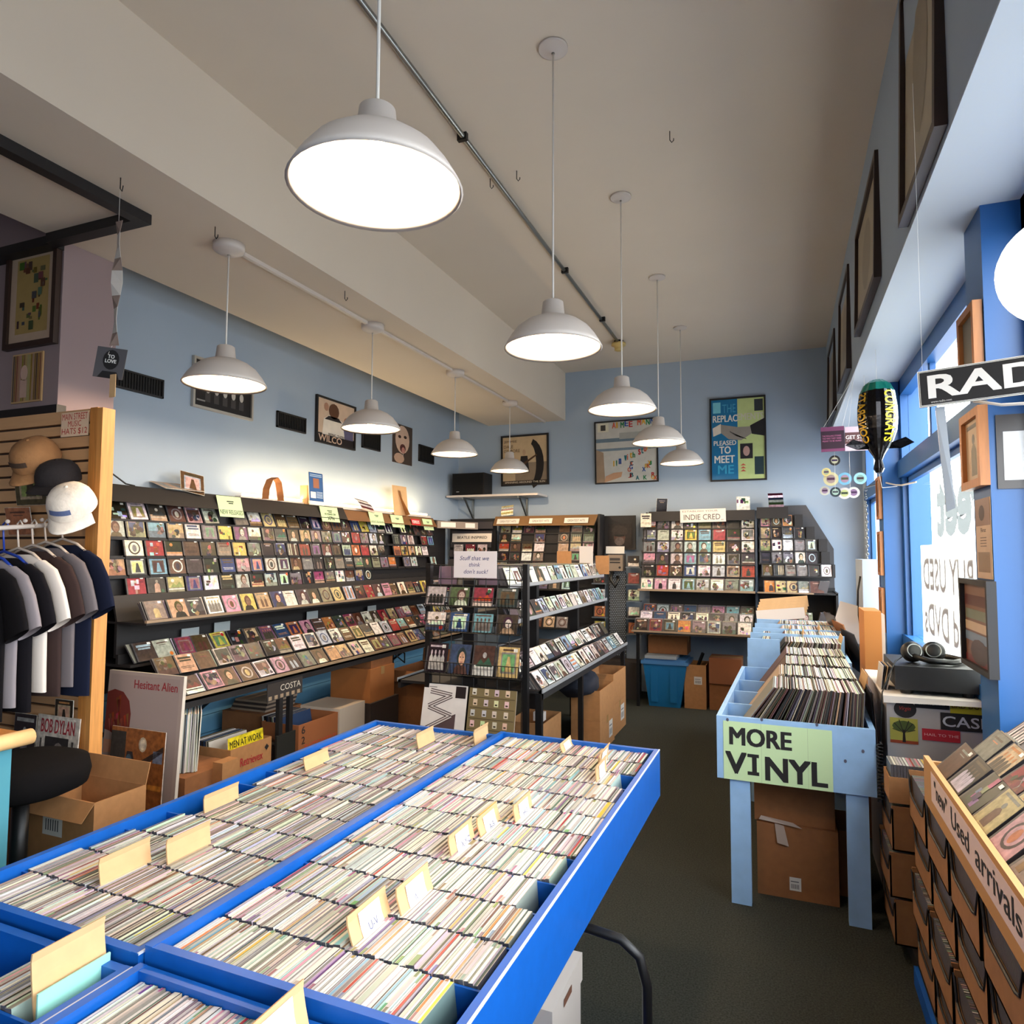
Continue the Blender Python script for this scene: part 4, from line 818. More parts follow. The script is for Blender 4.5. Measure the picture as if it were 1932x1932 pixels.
carton(-3.46, -3.08, 4.66, 5.02, .40, .665, 'large brown box stacked under a flat carton below the wall rack', m_=mat('lit_cardboard', (168, 104, 52), .85, noise=.06))
carton(-3.44, -3.10, 4.70, 5.02, .667, .735, 'flat tan carton on top of the large brown box', tape=False, m_=CARDD)
tag(B(-3.48, -3.06, 4.64, 5.06, 0, .40).build('storage_crate', mat('dark_crate', (44, 32, 28), .8)), 'dark crate under the large brown box', 'crate')
carton(-3.30, -2.62, 5.30, 5.9, 0, .55, 'big dark cardboard box behind the wire rack, flap open', True, m_=CARDD, flaps=.12)
t = thing('sign_stand', (-3.2, 3.62, 0), 'dark twin-post stand with pictorial lettered header under the wall rack', 'stand')
for y in (3.62, 3.72): B(-3.12, -3.09, y, y+.035, 0, .66).build('post', BLACK, t)
M = frame((-3.085, 3.50, .64), (0, 1, 0), (0, 0, 1)); mb = MB().box(0, .34, 0, .11, -.006, 0, (46, 40, 38), M=M); mb.text('COSTA', .12, .05, .2, .04, (206, 196, 180), M=M)
for i in range(6): mb.quad(.01+.055*i, .005, .04+.055*i, .03, .001, (150, 130, 106), M=M)
mb.build('header', PRINTM, t)
bagm = MB(); bagm.lathe([(.07, 0), (.10, .02), (.112, .15), (.10, .28), (.07, .33), (.02, .36), (0, .35)], (-3.25, 3.68, .0), 14); 
tag(bagm.build('plastic_bag', mat('black_bag', (34, 30, 30), .25, bump=.6, bscale=18), None, True), 'crumpled black plastic bag by the twin-post stand', 'bag')
tag(B(-3.10, -3.085, 3.60, 3.78, .05, .40).build('record_sleeve', mat('sleeve_black', (30, 30, 26), .6)), 'black sleeve standing in front of the plastic bag', 'record sleeve')
t = MB(); t.tube([(-3.95, 6.3, .62), (-3.85, 6.32, .50), (-3.8, 6.4, .42), (-3.86, 6.5, .5), (-3.95, 6.46, .6)], .008, 6); tag(t.build('power_cable', RUBBER, None, True), 'looped black power cable on the blue boards under the rack', 'cable')
# ------------------------------------------------------------------ speaker shelf in the rear corner
t = thing('wall_shelf', (-3.3, 7.8, 2.27), 'white bracket shelf in the rear corner carrying a speaker', 'shelf')
B(-3.95, -2.72, 7.62, 7.99, 2.30, 2.325).build('shelf_board', WHITE, t)
for x in (-3.75, -3.0): MB().box(x, x+.02, 7.97, 7.995, 1.95, 2.30).box(x, x+.02, 7.66, 7.99, 2.28, 2.30).add([(x, 7.97, 2.05), (x+.02, 7.97, 2.05), (x+.02, 7.72, 2.28), (x, 7.72, 2.28), (x, 7.99, 2.05), (x+.02, 7.99, 2.05), (x+.02, 7.75, 2.28), (x, 7.75, 2.28)], [(0, 1, 2, 3), (7, 6, 5, 4), (0, 3, 7, 4), (1, 5, 6, 2)]).build('bracket', STEEL, t)
t = thing('loudspeaker', (-3.7, 7.8, 2.325), 'black loudspeaker on the white corner shelf', 'speaker')
B(-3.90, -3.46, 7.69, 7.95, 2.327, 2.61).build('cabinet', BLACK, t); B(-3.885, -3.475, 7.675, 7.69, 2.34, 2.597).build('grille', mat('speaker_cloth', (14, 13, 13), .95, bump=.5, bscale=400), t); MB().quad(.05, .03, .09, .037, .001, (200, 200, 200), M=frame((-3.885, 7.674, 2.34), (1, 0, 0), (0, 0, 1))).build('badge', PRINTM, t)
# ------------------------------------------------------------------ back wall racks
def back_rows(x0, z0, pitch, rows, yz, where, sp=.15, tilt=12, yaw=0, step=0, parent=None, w=.136, rowx=None, dy=.03, lext=None):
    r = random.Random(int(abs(x0)*100)); lm = MB()
    for k, row in enumerate(rows):
        zb = z0-pitch*k; y = yz-dy*k; x = x0+(rowx[k] if rowx else 0); a = math.radians(tilt); xs = x
        for i, ch in enumerate(row):
            if ch != '_':
                u = Vector((math.cos(yaw), math.sin(yaw), 0)); n_ = Vector((math.sin(yaw), -math.cos(yaw), 0))
                face_cd((x+r.uniform(-.003, .003), y, zb), u, tuple(Vector((0, 0, math.cos(a)))-n_*math.sin(a)), ch, '%s from left, %s row of the %s' % (nth(i+1), RNAME[k], where), w=w, seed=i)
            x += sp
        xe = x-.01 if not lext else xs+lext[k]
        lm.box(xs-.01, xe, y-.012, y+.05, zb-.014, zb).box(xs-.01, xe, y+.04, y+.055, zb, zb+pitch-.014)
        for i in range(len(row)): lm.box(xs+i*sp-.012, xs+i*sp-.002, y-.014, y, zb-.014, zb+.02)
    lm.build('display_ledge', BLACK, parent)
t = thing('indie_rack', (-.85, 7.6, .7), 'black CD rack under the INDIE CRED sign on the back wall', 'rack')
B(-1.43, -.265, 7.84, 7.87, .72, 2.07).build('back_panel', BLACK, t)
prof_yz = lambda mb, pts, x0, x1: mb.add([(x0, y, z) for y, z in pts]+[(x1, y, z) for y, z in pts], [tuple(range(len(pts))), tuple(range(2*len(pts)-1, len(pts)-1, -1))]+[(i, len(pts)+i, len(pts)+(i+1) % len(pts), (i+1) % len(pts)) for i in range(len(pts))])
SP = [(7.87, .72), (7.12, .76), (7.12, .80), (7.5, 1.0), (7.5, 1.2), (7.36, 1.21), (7.6, 1.36), (7.68, 2.07), (7.87, 2.07)]
prof_yz(MB(), SP, -.272, -.252).build('side_panel', mat('panel_edge_blue', (40, 52, 66), .5), t); prof_yz(MB(), [(7.87, 1.3), (7.62, 1.34), (7.7, 2.07), (7.87, 2.07)], -1.44, -1.425).build('side_panel', BLACK, t)
B(-1.40, -.272, 7.66, 7.69, 1.965, 2.075).build('header_board', BLACK, t)
back_rows(-1.465, 1.882, .131, ['pgldekkw', 'glwycrkw', 'gsgsctkw', 'pdlcgwgd', 'krnbwltr'[0:8]], 7.70, 'indie rack', parent=t, rowx=[0, 0, .0, .0, .0])
lm = MB().box(-1.47, -.27, 7.36, 7.8, 1.196, 1.21).box(-1.47, -.27, 7.12, 7.4, .765, .782).box(-1.44, -.27, 7.38, 7.55, .835, .85).box(-1.42, -.27, 7.53, 7.8, .90, .915)
lm.build('bin_shelf', BLACK, t); B(-1.47, -.27, 7.35, 7.365, 1.20, 1.222).build('shelf_lip', LIP, t); B(-1.49, -.27, 7.105, 7.122, .785, .802).build('shelf_lip', LIP, t)
for x in (-1.46, -.30):
    for y in (7.2, 7.8): B(x, x+.03, y, y+.03, 0, .77).build('leg', BLACKM, t)
for k, (y, z, row, nm) in enumerate(((7.40, 1.214, 'wpwclwgl', 'long shelf'), (7.56, .925, 'rsgbgpcg', 'upper tier'), (7.40, .86, 'wbwkwdgw', 'middle tier'), (7.15, .80, 'krdoglgw', 'front tier'))):
    for i, ch in enumerate(row):
        a = math.radians(16 if k == 0 else 22); x = (-1.455, -1.46, -1.465, -1.47)[k]+.147*i
        face_cd((x, y, z), (1, 0, 0), (0, math.sin(a), math.cos(a)), ch, '%s from left, %s of the indie rack' % (nth(i+1), nm))
        for q in range(1, 4): filed_cd((x+.003*q, y+.0105*q, z+.003*q), (1, 0, 0), (0, math.sin(a), math.cos(a)), (0, math.cos(a), -math.sin(a)), rr.choice('wltgdw'), 'behind', L=.136)
sign('cred_sign', frame((-1.05, 7.645, 1.945), (1, -.01, .015), (0, .06, 1)), .485, .145, (232, 218, 208), [('ESTABLISH YOUR', .05, .78, .78, .13, (120, 110, 110)), ('INDIE CRED', .08, .18, .80, .42, (70, 62, 64)), ('et', .9, .1, .05, .1, (70, 62, 64))], 'white handmade sign reading ESTABLISH YOUR INDIE CRED')
promo((-1.49, 7.64, 1.90), (1, 0, 0), (0, .05, 1), .12, .155, 'w', 'small white notice card hanging beside the handmade white sign', seed=41, style='lettered')
promo((-1.33, 7.72, 2.07), (.45, .3, .0), (.35, 0, 1), .13, .16, 'k', 'dark leaning photo card on indie rack top, at its start', seed=42)
promo((-.46, 7.75, 2.07), (1, .15, 0), (.05, .1, 1), .14, .16, 'w', 'white and red comic-style flyer on top of the indie rack', seed=43, style='collage')
# corner unit with stepped ends
t = thing('corner_rack', (.05, 7.7, .7), 'black stepped corner CD rack with grey angled side panel', 'rack')
MB().prism([(-.25, .72), (.50, .72), (.50, 1.66), (.24, 2.13), (.03, 2.13), (-.25, 2.09)], 0, .02, M=Matrix(((1, 0, 0, 0), (0, 0, -1, 7.93), (0, 1, 0, 0), (0, 0, 0, 1)))).build('back_panel', mat('grey_panel', (74, 72, 74), .7), t)
B(-.25, .06, 7.66, 7.69, 1.98, 2.10).build('header_board', BLACK, t)
back_rows(-.225, 1.90, .131, ['pno', 'tkdk', 'twwgd', 'kggwk', 'ndggkw'], 7.72, 'corner rack', sp=.112, yaw=math.radians(8), parent=t, w=.106, rowx=[0, 0, .0, .0, .02], lext=[.34, .45, .565, .59, .69])
for k in range(5): B((.12, .23, .345, .365, .465)[k], (.20, .31, .425, .445, .49)[k], 7.72-.03*k, 7.91, 1.90-.131*k-.01, 1.90-.131*k+.12).build('end_block', BLACK, t)
MB().box(-.25, .50, 7.42, 7.9, 1.196, 1.21).box(-.25, .50, 7.40, 7.9, .88, .895).box(-.25, .50, 7.86, 7.9, .72, 1.25).box(.48, .50, 7.42, 7.9, .72, 1.22).build('bin_shelf', BLACK, t); B(-.25, .28, 7.41, 7.422, 1.2, 1.215).build('shelf_lip', LIP, t)
for z, row, nm in ((1.212, 'ottgn', 'long shelf'), (.897, 'otng', 'lower shelf')):
    for i, ch in enumerate(row):
        x = -.19+.108*i; face_cd((x, 7.45, z), (.93, .1, 0), (.22, .3, .95), ch, '%s from left, %s of the corner rack' % (nth(i+1), nm))
    for q in range(10): filed_cd((.31+.009*q, 7.47, z), (0, 1, 0), (.25, 0, .97), (.97, 0, -.25), rr.choice('wsbvlk'), 'behind')
promo((-.13, 7.70, 2.10), (1, .1, .02), (.35, .1, .9), .15, .16, 'k', 'curled black and white flyer on top of the corner rack', bend=.4, seed=44)
# rack with greatest hits labels and its inner corner
t = thing('hits_rack', (-2.6, 7.7, .7), 'back wall CD rack with three white labels on brown header', 'rack')
B(-3.30, -1.97, 7.84, 7.87, .72, 2.05).build('back_panel', BLACK, t); prof_yz(MB(), [(7.87, .75), (7.83, .78), (7.83, 1.50), (7.62, 1.52), (7.66, 2.06), (7.87, 2.06)], -1.99, -1.965).build('side_panel', BLACK, t)
slope_b = MB().add([(-3.285, 7.58, 1.935), (-2.02, 7.58, 1.925), (-1.99, 7.66, 2.055), (-3.285, 7.66, 2.05), (-3.285, 7.60, 1.935), (-2.02, 7.60, 1.925), (-1.99, 7.68, 2.055), (-3.285, 7.68, 2.05)], [(0, 1, 2, 3), (7, 6, 5, 4), (0, 4, 5, 1), (3, 2, 6, 7), (0, 3, 7, 4), (1, 5, 6, 2)])
slope_b.build('header_board', mat('olive_cardboard', (120, 88, 52), .8), t)
for x in (-3.24, -2.82, -2.38):
    M = frame((x, 7.583, 1.955), (1, 0, 0), (0, .5, .87)); l_ = MB().box(0, .29, 0, .072, -.001, .001, (226, 218, 206), M=M).build('label', PRINTM, t); MB().text('GREATEST HITS', .04, .02, .21, .03, (70, 66, 64), z=.0016, M=M).build('lettering', PRINTM, l_)
back_rows(-3.24, 1.845, .113, ['gdnk_ngk', 'kl_n_kde', 'rdnw_ttp', 'kdwg_nkg', 'gkdn_wkd'], 7.70, 'greatest hits rack', sp=.152, parent=t)
MB().box(-3.29, -2.10, 7.3, 7.8, 1.18, 1.195).box(-3.29, -2.10, 7.1, 7.8, .77, .785).build('bin_shelf', BLACK, t)
for z, y in ((1.197, 7.34), (.787, 7.14)):
    for i in range(7): face_cd((-3.24+.15*i, y, z), (1, 0, 0), (0, .3, .95), rr.choice('wtngdrs'), '%s from left, bin of the greatest hits rack' % nth(i+1))
promo((-3.22, 7.68, 2.055), (1, 0, .1), (.15, .1, 1), .16, .13, 't', 'tan curled flyer standing on the brown rack header', bend=.3, seed=46)
t = thing('inner_corner_rack', (-3.55, 7.5, .9), 'charcoal felt corner rack carrying one white lettered strip', 'rack')
FELT = mat('charcoal_felt', (62, 58, 60), .95)
B(-3.93, -3.30, 7.70, 7.74, .9, 2.03).build('back_panel', BLACK, t)
for k in range(5): MB().box(-3.84, -3.30, 7.60-.03*k, 7.62-.03*k, 1.90-.115*k, 1.985-.115*k).build('felt_ledge', FELT, t)
M = frame((-3.80, 7.50, 1.735), (1, 0, 0), (0, .08, 1)); mb = MB().box(0, .53, 0, .105, -.002, 0, (228, 216, 202), M=M); mb.text('BEATLE INSPIRED', .07, .04, .40, .032, (30, 28, 30), M=M, off=.025); mb.build('label_strip', PRINTM, t)
for i, ch in enumerate('lrl'): face_cd((-3.78+.16*i, 7.49, 1.585), (1, 0, 0), (0, .1, 1), ch, '%s of three under the white strip of the felt corner rack' % nth(i+1))
t = thing('cardboard_header', (-3.72, 7.2, 1.90), 'grey cardboard header with two white labels in the rack corner', 'sign')
M = frame((-3.74, 7.0, 1.89), (.35, .75, 0), (0, 0, 1)); MB().box(0, .62, 0, .085, -.03, 0, (136, 122, 110), M=M).build('board', PRINTM, t)
for x, w_ in ((.05, .22), (.42, .15)): l_ = MB().quad(x, .015, x+w_, .072, .001, (226, 216, 206), M=M); l_.build('label', PRINTM, t)
# listening post with photo panel
t = thing('listening_post', (-1.8, 7.8, 0), 'pegboard listening post with disc player between two racks', 'listening post')
MB().box(-2.0, -1.60, 7.90, 7.93, 1.645, 2.05).build('photo_panel', BLACK, t)
M = frame((-1.93, 7.895, 1.665), (1, 0, 0), (0, 0, 1)); mb = MB(); mb.quad(0, 0, .29, .29, .001, (30, 24, 24), M=M); mb.ell(.14, .13, .07, .09, .002, (84, 56, 48), M=M); mb.ell(.14, .2, .10, .07, .0024, (44, 36, 34), M=M); mb.ell(.14, .08, .06, .05, .003, (96, 84, 80), M=M); mb.quad(.08, .14, .20, .16, .0034, (18, 16, 16), M=M); mb.build('photo', PRINT, t)
pg = MB().box(-1.90, -1.70, 7.80, 7.82, .1, 1.6); pg.build('pegboard', mat('charcoal_pegboard', (44, 44, 48), .5), t)
hm = MB()
for i in range(9):
    for j in range(48): hm.ell(.016+.021*i+.0105*(j % 2), .012+.0205*j, .0062, .0062, .001, (160, 176, 190), 6, M=frame((-1.90, 7.799, .42), (1, 0, 0), (0, 0, 1)))
hm.build('peg_holes', PRINTM, t)
B(-1.895, -1.715, 7.72, 7.80, 1.40, 1.585).build('disc_player', mat('brushed_face', (150, 136, 122), .35, metal=.5), t)
M = frame((-1.895, 7.719, 1.40), (1, 0, 0), (0, 0, 1)); MB().quad(.03, .09, .15, .105, .001, (40, 38, 38), M=M).quad(.03, .12, .15, .15, .001, (60, 56, 54), M=M).ell(.145, .04, .014, .014, .001, (40, 38, 38), M=M).build('controls', PRINTM, t)
MB().tube([(-1.84, 7.74, 1.40), (-1.85, 7.70, 1.30), (-1.80, 7.69, 1.22), (-1.76, 7.70, 1.30), (-1.78, 7.74, 1.33)], .02, 8).build('headphones', RUBBER, t, True)
for side, x0 in ((-1, -2.08), (1, -1.68)):
    for k, z in enumerate((1.46, 1.265, 1.072, .875, .70)):
        B(x0, x0+.17, 7.70, 7.80, z-.022, z-.008).build('slot_shelf', mat('clear_ledge', (96, 104, 112), .3), t)
        face_cd((x0+.012, 7.745, z-.006), (1, 0, 0), (0, .15, 1), ('w', 'k', 's', 'o', 'y')[k] if side < 0 else ('k', 'r', 'w', 'w', 'o')[k], '%s slot down, %s of the listening post' % (nth(k+1), 'left side' if side < 0 else 'right side'))
sign('notice', frame((-1.93, 7.79, 1.60), (1, 0, 0), (0, .1, 1)), .22, .085, (226, 222, 214), [], 'white notice above the grey disc player on the listening post')
# ------------------------------------------------------------------ centre gondola
t = thing('cd_gondola', (-1.88, 5.3, 0), 'double sided black CD gondola in the middle of the shop', 'rack')
for y in (4.08, 5.3, 6.5): B(-1.98, -1.90, y, y+.06, 0, 1.42).build('upright', BLACK, t)
EDGE = mat('grey_shelf_edge', (140, 142, 146), .35)
for zl, xo, zi in ((.735, .50, .735), (1.155, .30, 1.155), (1.385, .27, 1.385)):
    for s in (1, -1):
        m0 = MB(); xa, xb = (-1.94, -1.94+xo+.02) if s > 0 else (-1.94-xo-.02, -1.94); m0.box(xa, xb, 4.06, 6.55, zl-.018, zl)
        if zl < .8: m0.box(xb-.02 if s > 0 else xa, xb if s > 0 else xa+.02, 4.06, 6.55, zl-.055, zl)
        m0.build('shelf', BLACK, t); B(xb if s > 0 else xa-.008, xb+.008 if s > 0 else xa, 4.06, 6.55, zl-.012, zl+.012).build('shelf_lip', EDGE, t)
B(-1.72, -1.60, 4.06, 6.55, .815, .83).build('bin_step', BLACK, t)
for x in (-1.46, -2.42):
    for y in (5.0, 6.45): B(x, x+.035, y, y+.035, 0, .70).build('leg', BLACKM, t)
B(-1.46, -1.42, 4.05, 4.09, 0, .72).build('leg', BLACKM, t)
gr = random.Random(12)
for X, zb, deg, wh in ((-1.435, .742, 38, 'front tier of the gondola’s low bins'), (-1.585, .835, 36, 'rear tier of the gondola’s low bins'), (-1.63, 1.16, 28, 'middle gondola shelf'), (-1.665, 1.39, 22, 'upper gondola shelf')):
    y = 4.10; i = 0
    while y < 6.40:
        a = math.radians(deg+gr.uniform(-3, 3)); n = gr.randint(4, 9); i += 1; v = (-math.sin(a), gr.uniform(-.06, .1), math.cos(a))
        face_cd((X, y, zb), (0, 1, 0), v, gr.choice('wwwwlwlsstwwdlcgk'), '%s from the near end, %s' % (nth(i), wh))
        for q in range(1, n): filed_cd((X-(.0106*q+.0095)*math.cos(a), y+gr.uniform(0, .012), zb-(.0106*q+.0095)*math.sin(a)+.006*q*math.sin(a)), (0, 1, 0), Vector(v).normalized(), (math.cos(a), 0, math.sin(a)), gr.choice('wwwllgsdpc'), 'behind', L=.138)
        y += gr.choice((.146, .15, .155))
for y0 in (4.12, 4.6, 5.05, 5.5, 5.95):
    for x0 in (-2.18, -2.03, -1.88):
        for q in range(9): filed_cd((x0+.003*q, y0+.05*q-.02+gr.uniform(0, .01), 1.39), (1, 0, 0), (0, .15, .98), (0, .98, -.15), gr.choice('wwwllgspr'), 'top', L=.138)
for k, (x, y, h, m_, l) in enumerate(((-1.90, 5.85, .22, CARD, 'plain brown card standing up from the gondola top'), (-1.82, 6.3, .27, WHITE, 'plain white card standing up from the gondola top'), (-1.70, 6.45, .18, CARD, 'small brown card at the rear of the gondola top'))):
    M = frame((x, y, 1.40), (1, .2, 0), (.18, 0, 1)); tag(MB().box(0, .13, 0, h, -.003, .003, M=M).build('divider_card', m_), l, 'divider card')
# wire rack on the near end of the gondola
t = thing('wire_rack', (-1.85, 4.0, 0), 'black wire display rack with record pockets facing the camera', 'rack')
for x in (-2.215, -1.525): B(x, x+.034, 3.99, 4.03, 0, 1.53).build('post', BLACKM, t)
g = MB()
for z in (1.52, 1.43, 1.39, 1.36, 1.20, 1.03, .80): g.tube([(-2.2, 4.0, z), (-1.52, 4.0, z)], .0035, 6)
for i in range(9): g.tube([(-2.19+.082*i, 4.0, .42), (-2.19+.082*i, 4.0, 1.52)], .003, 6)
g.build('grid', BLACKM, t)
for zt_, zb_ in ((1.315, 1.255), (1.165, 1.09), (.90, .82), (.44, .40)):
    b = MB(); d = .09
    for z, y in ((zt_, 4.0-d), (zb_, 4.0-d+.03), (zb_, 4.0)): b.tube([(-2.2, y, z), (-1.52, y, z)], .003, 6)
    for i in range(29): x = -2.19+.0237*i; b.tube([(x, 4.0-.005, zb_), (x, 4.0-d+.03, zb_), (x+.012, 4.0-d, zt_)], .0022, 5)
    b.build('basket', BLACKM, t)
for z, row, hh, wh in ((1.262, 'lerd', .122, 'upper wire basket'), (1.096, 'wbcd', .122, 'middle wire basket'), (.826, 'kbnt', .19, 'lower wire basket')):
    for i, ch in enumerate(row):
        face_cd((-2.195+.168*i, 3.945, z), (1, 0, 0), (.04, .28, 1), ch, '%s from left in the %s' % (nth(i+1), wh), w=.145 if hh < .15 else .152, seed=i, style=('figure', 'portrait', 'landscape', 'framed')[(i+int(z*10)) % 4])
        if hh > .15: c = FACE[-1]; FACE[-1] = (*c[:5], hh, *c[6:])
def d_zig(mb, M, w, h, z):
    mb.quad(0, 0, w, h, z, (222, 216, 212), M=M); mb.quad(.74*w, .76*h, .97*w, .98*h, z+.002, (40, 32, 34), M=M); mb.quad(.12*w, .93*h, .3*w, .945*h, z+.001, (120, 116, 114), M=M)
    def bolt(dx, dy, t, c, k):
        P = [(.16, .86), (.66, .80), (.14, .56), (.68, .42), (.10, .12)]
        for (a, b), (c2, d) in zip(P, P[1:]):
            L_ = math.hypot(c2-a, d-b); nx, ny = -(d-b)/L_*t, (c2-a)/L_*t
            mb.add([((a+dx-nx)*w, (b+dy-ny)*h, z+k), ((c2+dx-nx)*w, (d+dy-ny)*h, z+k), ((c2+dx+nx)*w, (d+dy+ny)*h, z+k), ((a+dx+nx)*w, (b+dy+ny)*h, z+k)], [(0, 1, 2, 3)], c, M=M)
    mb.poly([(.68*w, .42*h), (.78*w, .46*h), (.78*w, .05*h), (.2*w, .05*h), (.16*w, .14*h)], z+.0004, (84, 68, 70), M=M)
    bolt(0, 0, .05, (70, 56, 58), .0008); bolt(0, .0, .032, (222, 216, 212), .0012); bolt(.0, .0, .012, (110, 96, 96), .0016)
sleeve(frame((-2.215, 3.925, .42), (1, 0, 0), (.0, .22, 1)), .315, .33, d_zig, 'white record sleeve with dark zigzag shape in the wire rack', m_=PRINTP)
def d_tan(mb, M, w, h, z):
    r = random.Random(8); mb.quad(0, 0, w, h, z, (122, 108, 76), M=M)
    for j in range(4):
        mb.quad(.03*w, (.22+.2*j)*h, .97*w, (.235+.2*j)*h, z+.0006, (84, 72, 50), M=M)
        for i in range(4): a, b = .08+.23*i+r.uniform(-.02, .02), .27+.2*j; mb.quad(a*w, b*h, (a+.09)*w, (b+.12)*h, z+.0008, jit((206, 200, 176), r, 20), M=M); mb.quad((a+.02)*w, (b+.02)*h, (a+.07)*w, (b+.05)*h, z+.0012, (60, 52, 40), M=M)
    for i in range(3): mb.quad((.1+.3*i)*w, .02*h, (.28+.3*i)*w, .18*h, z+.0008, (44, 38, 32), M=M)
    mb.quad(.06*w, .03*h, .26*w, .11*h, z+.0014, (180, 40, 48), M=M)
sleeve(frame((-1.885, 3.925, .42), (1, 0, 0), (.0, .22, 1)), .325, .325, d_tan, 'tan record sleeve with rows of pale squares in the wire rack', m_=PRINTP)
sign('rack_sign', frame((-2.0, 3.975, 1.44), (1, 0, 0), (0, .02, 1)), .305, .172, (214, 208, 212), [('Stuff that we', .14, .66, .68, .16, (66, 70, 120), 0, .25), ('think', .36, .42, .26, .15, (66, 70, 120), 0, .25), ("don't suck!", .24, .16, .56, .16, (66, 70, 120), 0, .25)], "white paper sign reading Stuff that we think don't suck! on wire rack")
# boxes by the gondola
carton(-1.92, -1.64, 4.72, 5.15, 0, .36, 'open cardboard box with white paper at the gondola foot', True)
tag(B(-1.80, -1.72, 4.95, 5.02, .32, .385).build('envelope', WHITE), 'white envelope poking from the open box by the gondola', 'envelope')
carton(-1.62, -1.38, 5.35, 5.85, 0, .26, 'lower cardboard box of the front stack beside the gondola', lab=('x', .30, .42, .06, .2))
carton(-1.62, -1.38, 5.35, 5.85, .262, .50, 'upper open cardboard box of the front stack beside the gondola', True)
carton(-1.66, -1.40, 5.90, 6.40, 0, .27, 'lower cardboard box of the rear stack, white and red label', lab=('x', .28, .42, .08, .22))
carton(-1.66, -1.40, 5.90, 6.40, .272, .54, 'upper open cardboard box of the rear stack beside the gondola', True)
t = MB(); r_ = random.Random(2); nn = 12
for j, (f, z) in enumerate(((.6, .0), (1.0, .05), (1.0, .11), (.75, .17), (.35, .20), (.02, .205))):
    for i in range(nn): a = 2*math.pi*i/nn; k = f*(1+.25*r_.uniform(-1, 1)); t.v.append((-1.58+.16*k*math.cos(a), 5.45+.22*k*math.sin(a), .44+z*(1+.2*r_.uniform(-1, 1))))
for j in range(5):
    for i in range(nn): t.f.append([j*nn+i, j*nn+(i+1) % nn, (j+1)*nn+(i+1) % nn, (j+1)*nn+i]); t.c.append((1, 1, 1)); t.m.append(0)
tag(t.build('jacket', NAVY, None, True), 'dark navy jacket heaped on the open box beside the gondola', 'jacket')
# under the back racks
t = thing('storage_tub', (-1.2, 7.4, 0), 'blue plastic storage tub with lid under the indie rack', 'tub')
tb = MB(); a_, b_ = (-1.34, -1.02, 7.27, 7.60), (-1.40, -.95, 7.25, 7.66); vs = []
for (x0, x1, y0, y1), z in ((a_, 0), (b_, .44)): vs += [(x0, y0, z), (x1, y0, z), (x1, y1, z), (x0, y1, z)]
tb.add(vs, [(3, 2, 1, 0), (0, 1, 5, 4), (1, 2, 6, 5), (2, 3, 7, 6), (3, 0, 4, 7)]); tb.build('tub_body', mat('teal_plastic', (20, 100, 150), .35), t)
for x in (-1.32, -1.12): B(x, x+.07, 7.25, 7.28, .05, .40).build('rib', MATS['teal_plastic'], t)
MB().box(-1.42, -.93, 7.235, 7.68, .44, .475).box(-1.39, -.96, 7.26, 7.65, .475, .495).build('lid', mat('tub_lid', (70, 120, 170), .35), t)
tag(B(-1.38, -1.05, 7.24, 7.5, .497, .53).build('folded_paper', mat('news_grey', (150, 156, 160), .8)), 'flat grey folder lying on the tub lid', 'folder')
carton(-1.37, -.96, 7.40, 7.7, .532, .715, 'dark brown carton on top of the blue tub', m_=CARDD)
carton(-.98, -.76, 7.30, 7.62, 0, .45, 'tall open cardboard box with white label beside the blue tub', True, lab=('y', .10, .18, .25, .33))
tag(MB().tube([(-.90, 7.45, .30), (-.80, 7.42, .56)], .02, 6).build('umbrella', RUBBER), 'black rolled umbrella handle poking out of the open box', 'umbrella')
carton(-.73, -.42, 7.32, 7.62, 0, .27, 'lower taped brown carton beside the open box', m_=CARDD)
carton(-.73, -.41, 7.30, 7.62, .272, .53, 'upper taped brown carton of two beside the open box', m_=mat('red_brown_card', (138, 84, 52), .85))
B_ = MB().box(-2.0, -1.52, 7.5, 7.78, 0, .40); tag(B_.build('cabinet', mat('dark_laminate', (52, 44, 40), .6)), 'dark low cabinet behind the gondola foot', 'cabinet')
# ------------------------------------------------------------------ powder blue record crates
RC = Matrix.Translation((-.304, 3.35, 0)) @ Matrix.Rotation(math.radians(-1.2), 4, 'Z')
t = thing('record_crate', (.03, 4.1, 0), 'powder blue record crate on plank legs with mint MORE VINYL sign', 'crate')
MB().box(0, .66, 0, .022, .56, .845, M=RC).build('front_panel', CRATEBLUE, t)
for x in (0, .638): MB().box(x, x+.022, .022, 1.52, .56, .845, M=RC).build('side_panel', CRATEBLUE, t)
MB().box(.022, .638, 1.50, 1.52, .56, .845, M=RC).build('back_panel', CRATEBLUE, t); MB().box(.022, .638, .022, 1.5, .56, .58, M=RC).build('base_panel', CRATEBLUE, t)
for y in (.33, .67, 1.02): MB().box(.022, .16+.05*y, y, y+.012, .60, .838, M=RC).build('divider', CRATEBLUE, t)
MB().add([(.145, .03, .60), (.29, 1.49, .60), (.29, 1.49, .855), (.145, .03, .835), (.155, .03, .60), (.30, 1.49, .60), (.30, 1.49, .855), (.155, .03, .835)], [(0, 1, 2, 3), (7, 6, 5, 4), (3, 2, 6, 7), (0, 3, 7, 4), (1, 5, 6, 2)], M=RC).build('long_partition', CRATEBLUE, t)
for x in (.055, .54):
    for y in (.012, 1.4): MB().box(x, x+.088, y, y+.04, 0, .575, M=RC).build('leg', CRATEBLUE, t)
M = RC @ frame((.03, -.0015, .59), (1, 0, 0), (0, 0, 1))
mb = MB().quad(0, -.03, .46, .235, .0006, MINT, M=M)
for x in (.165, .36): mb.quad(x, -.03, x+.0015, .235, .001, (168, 190, 148), M=M)
sg = mb.build('paper_sign', PRINTM, t)
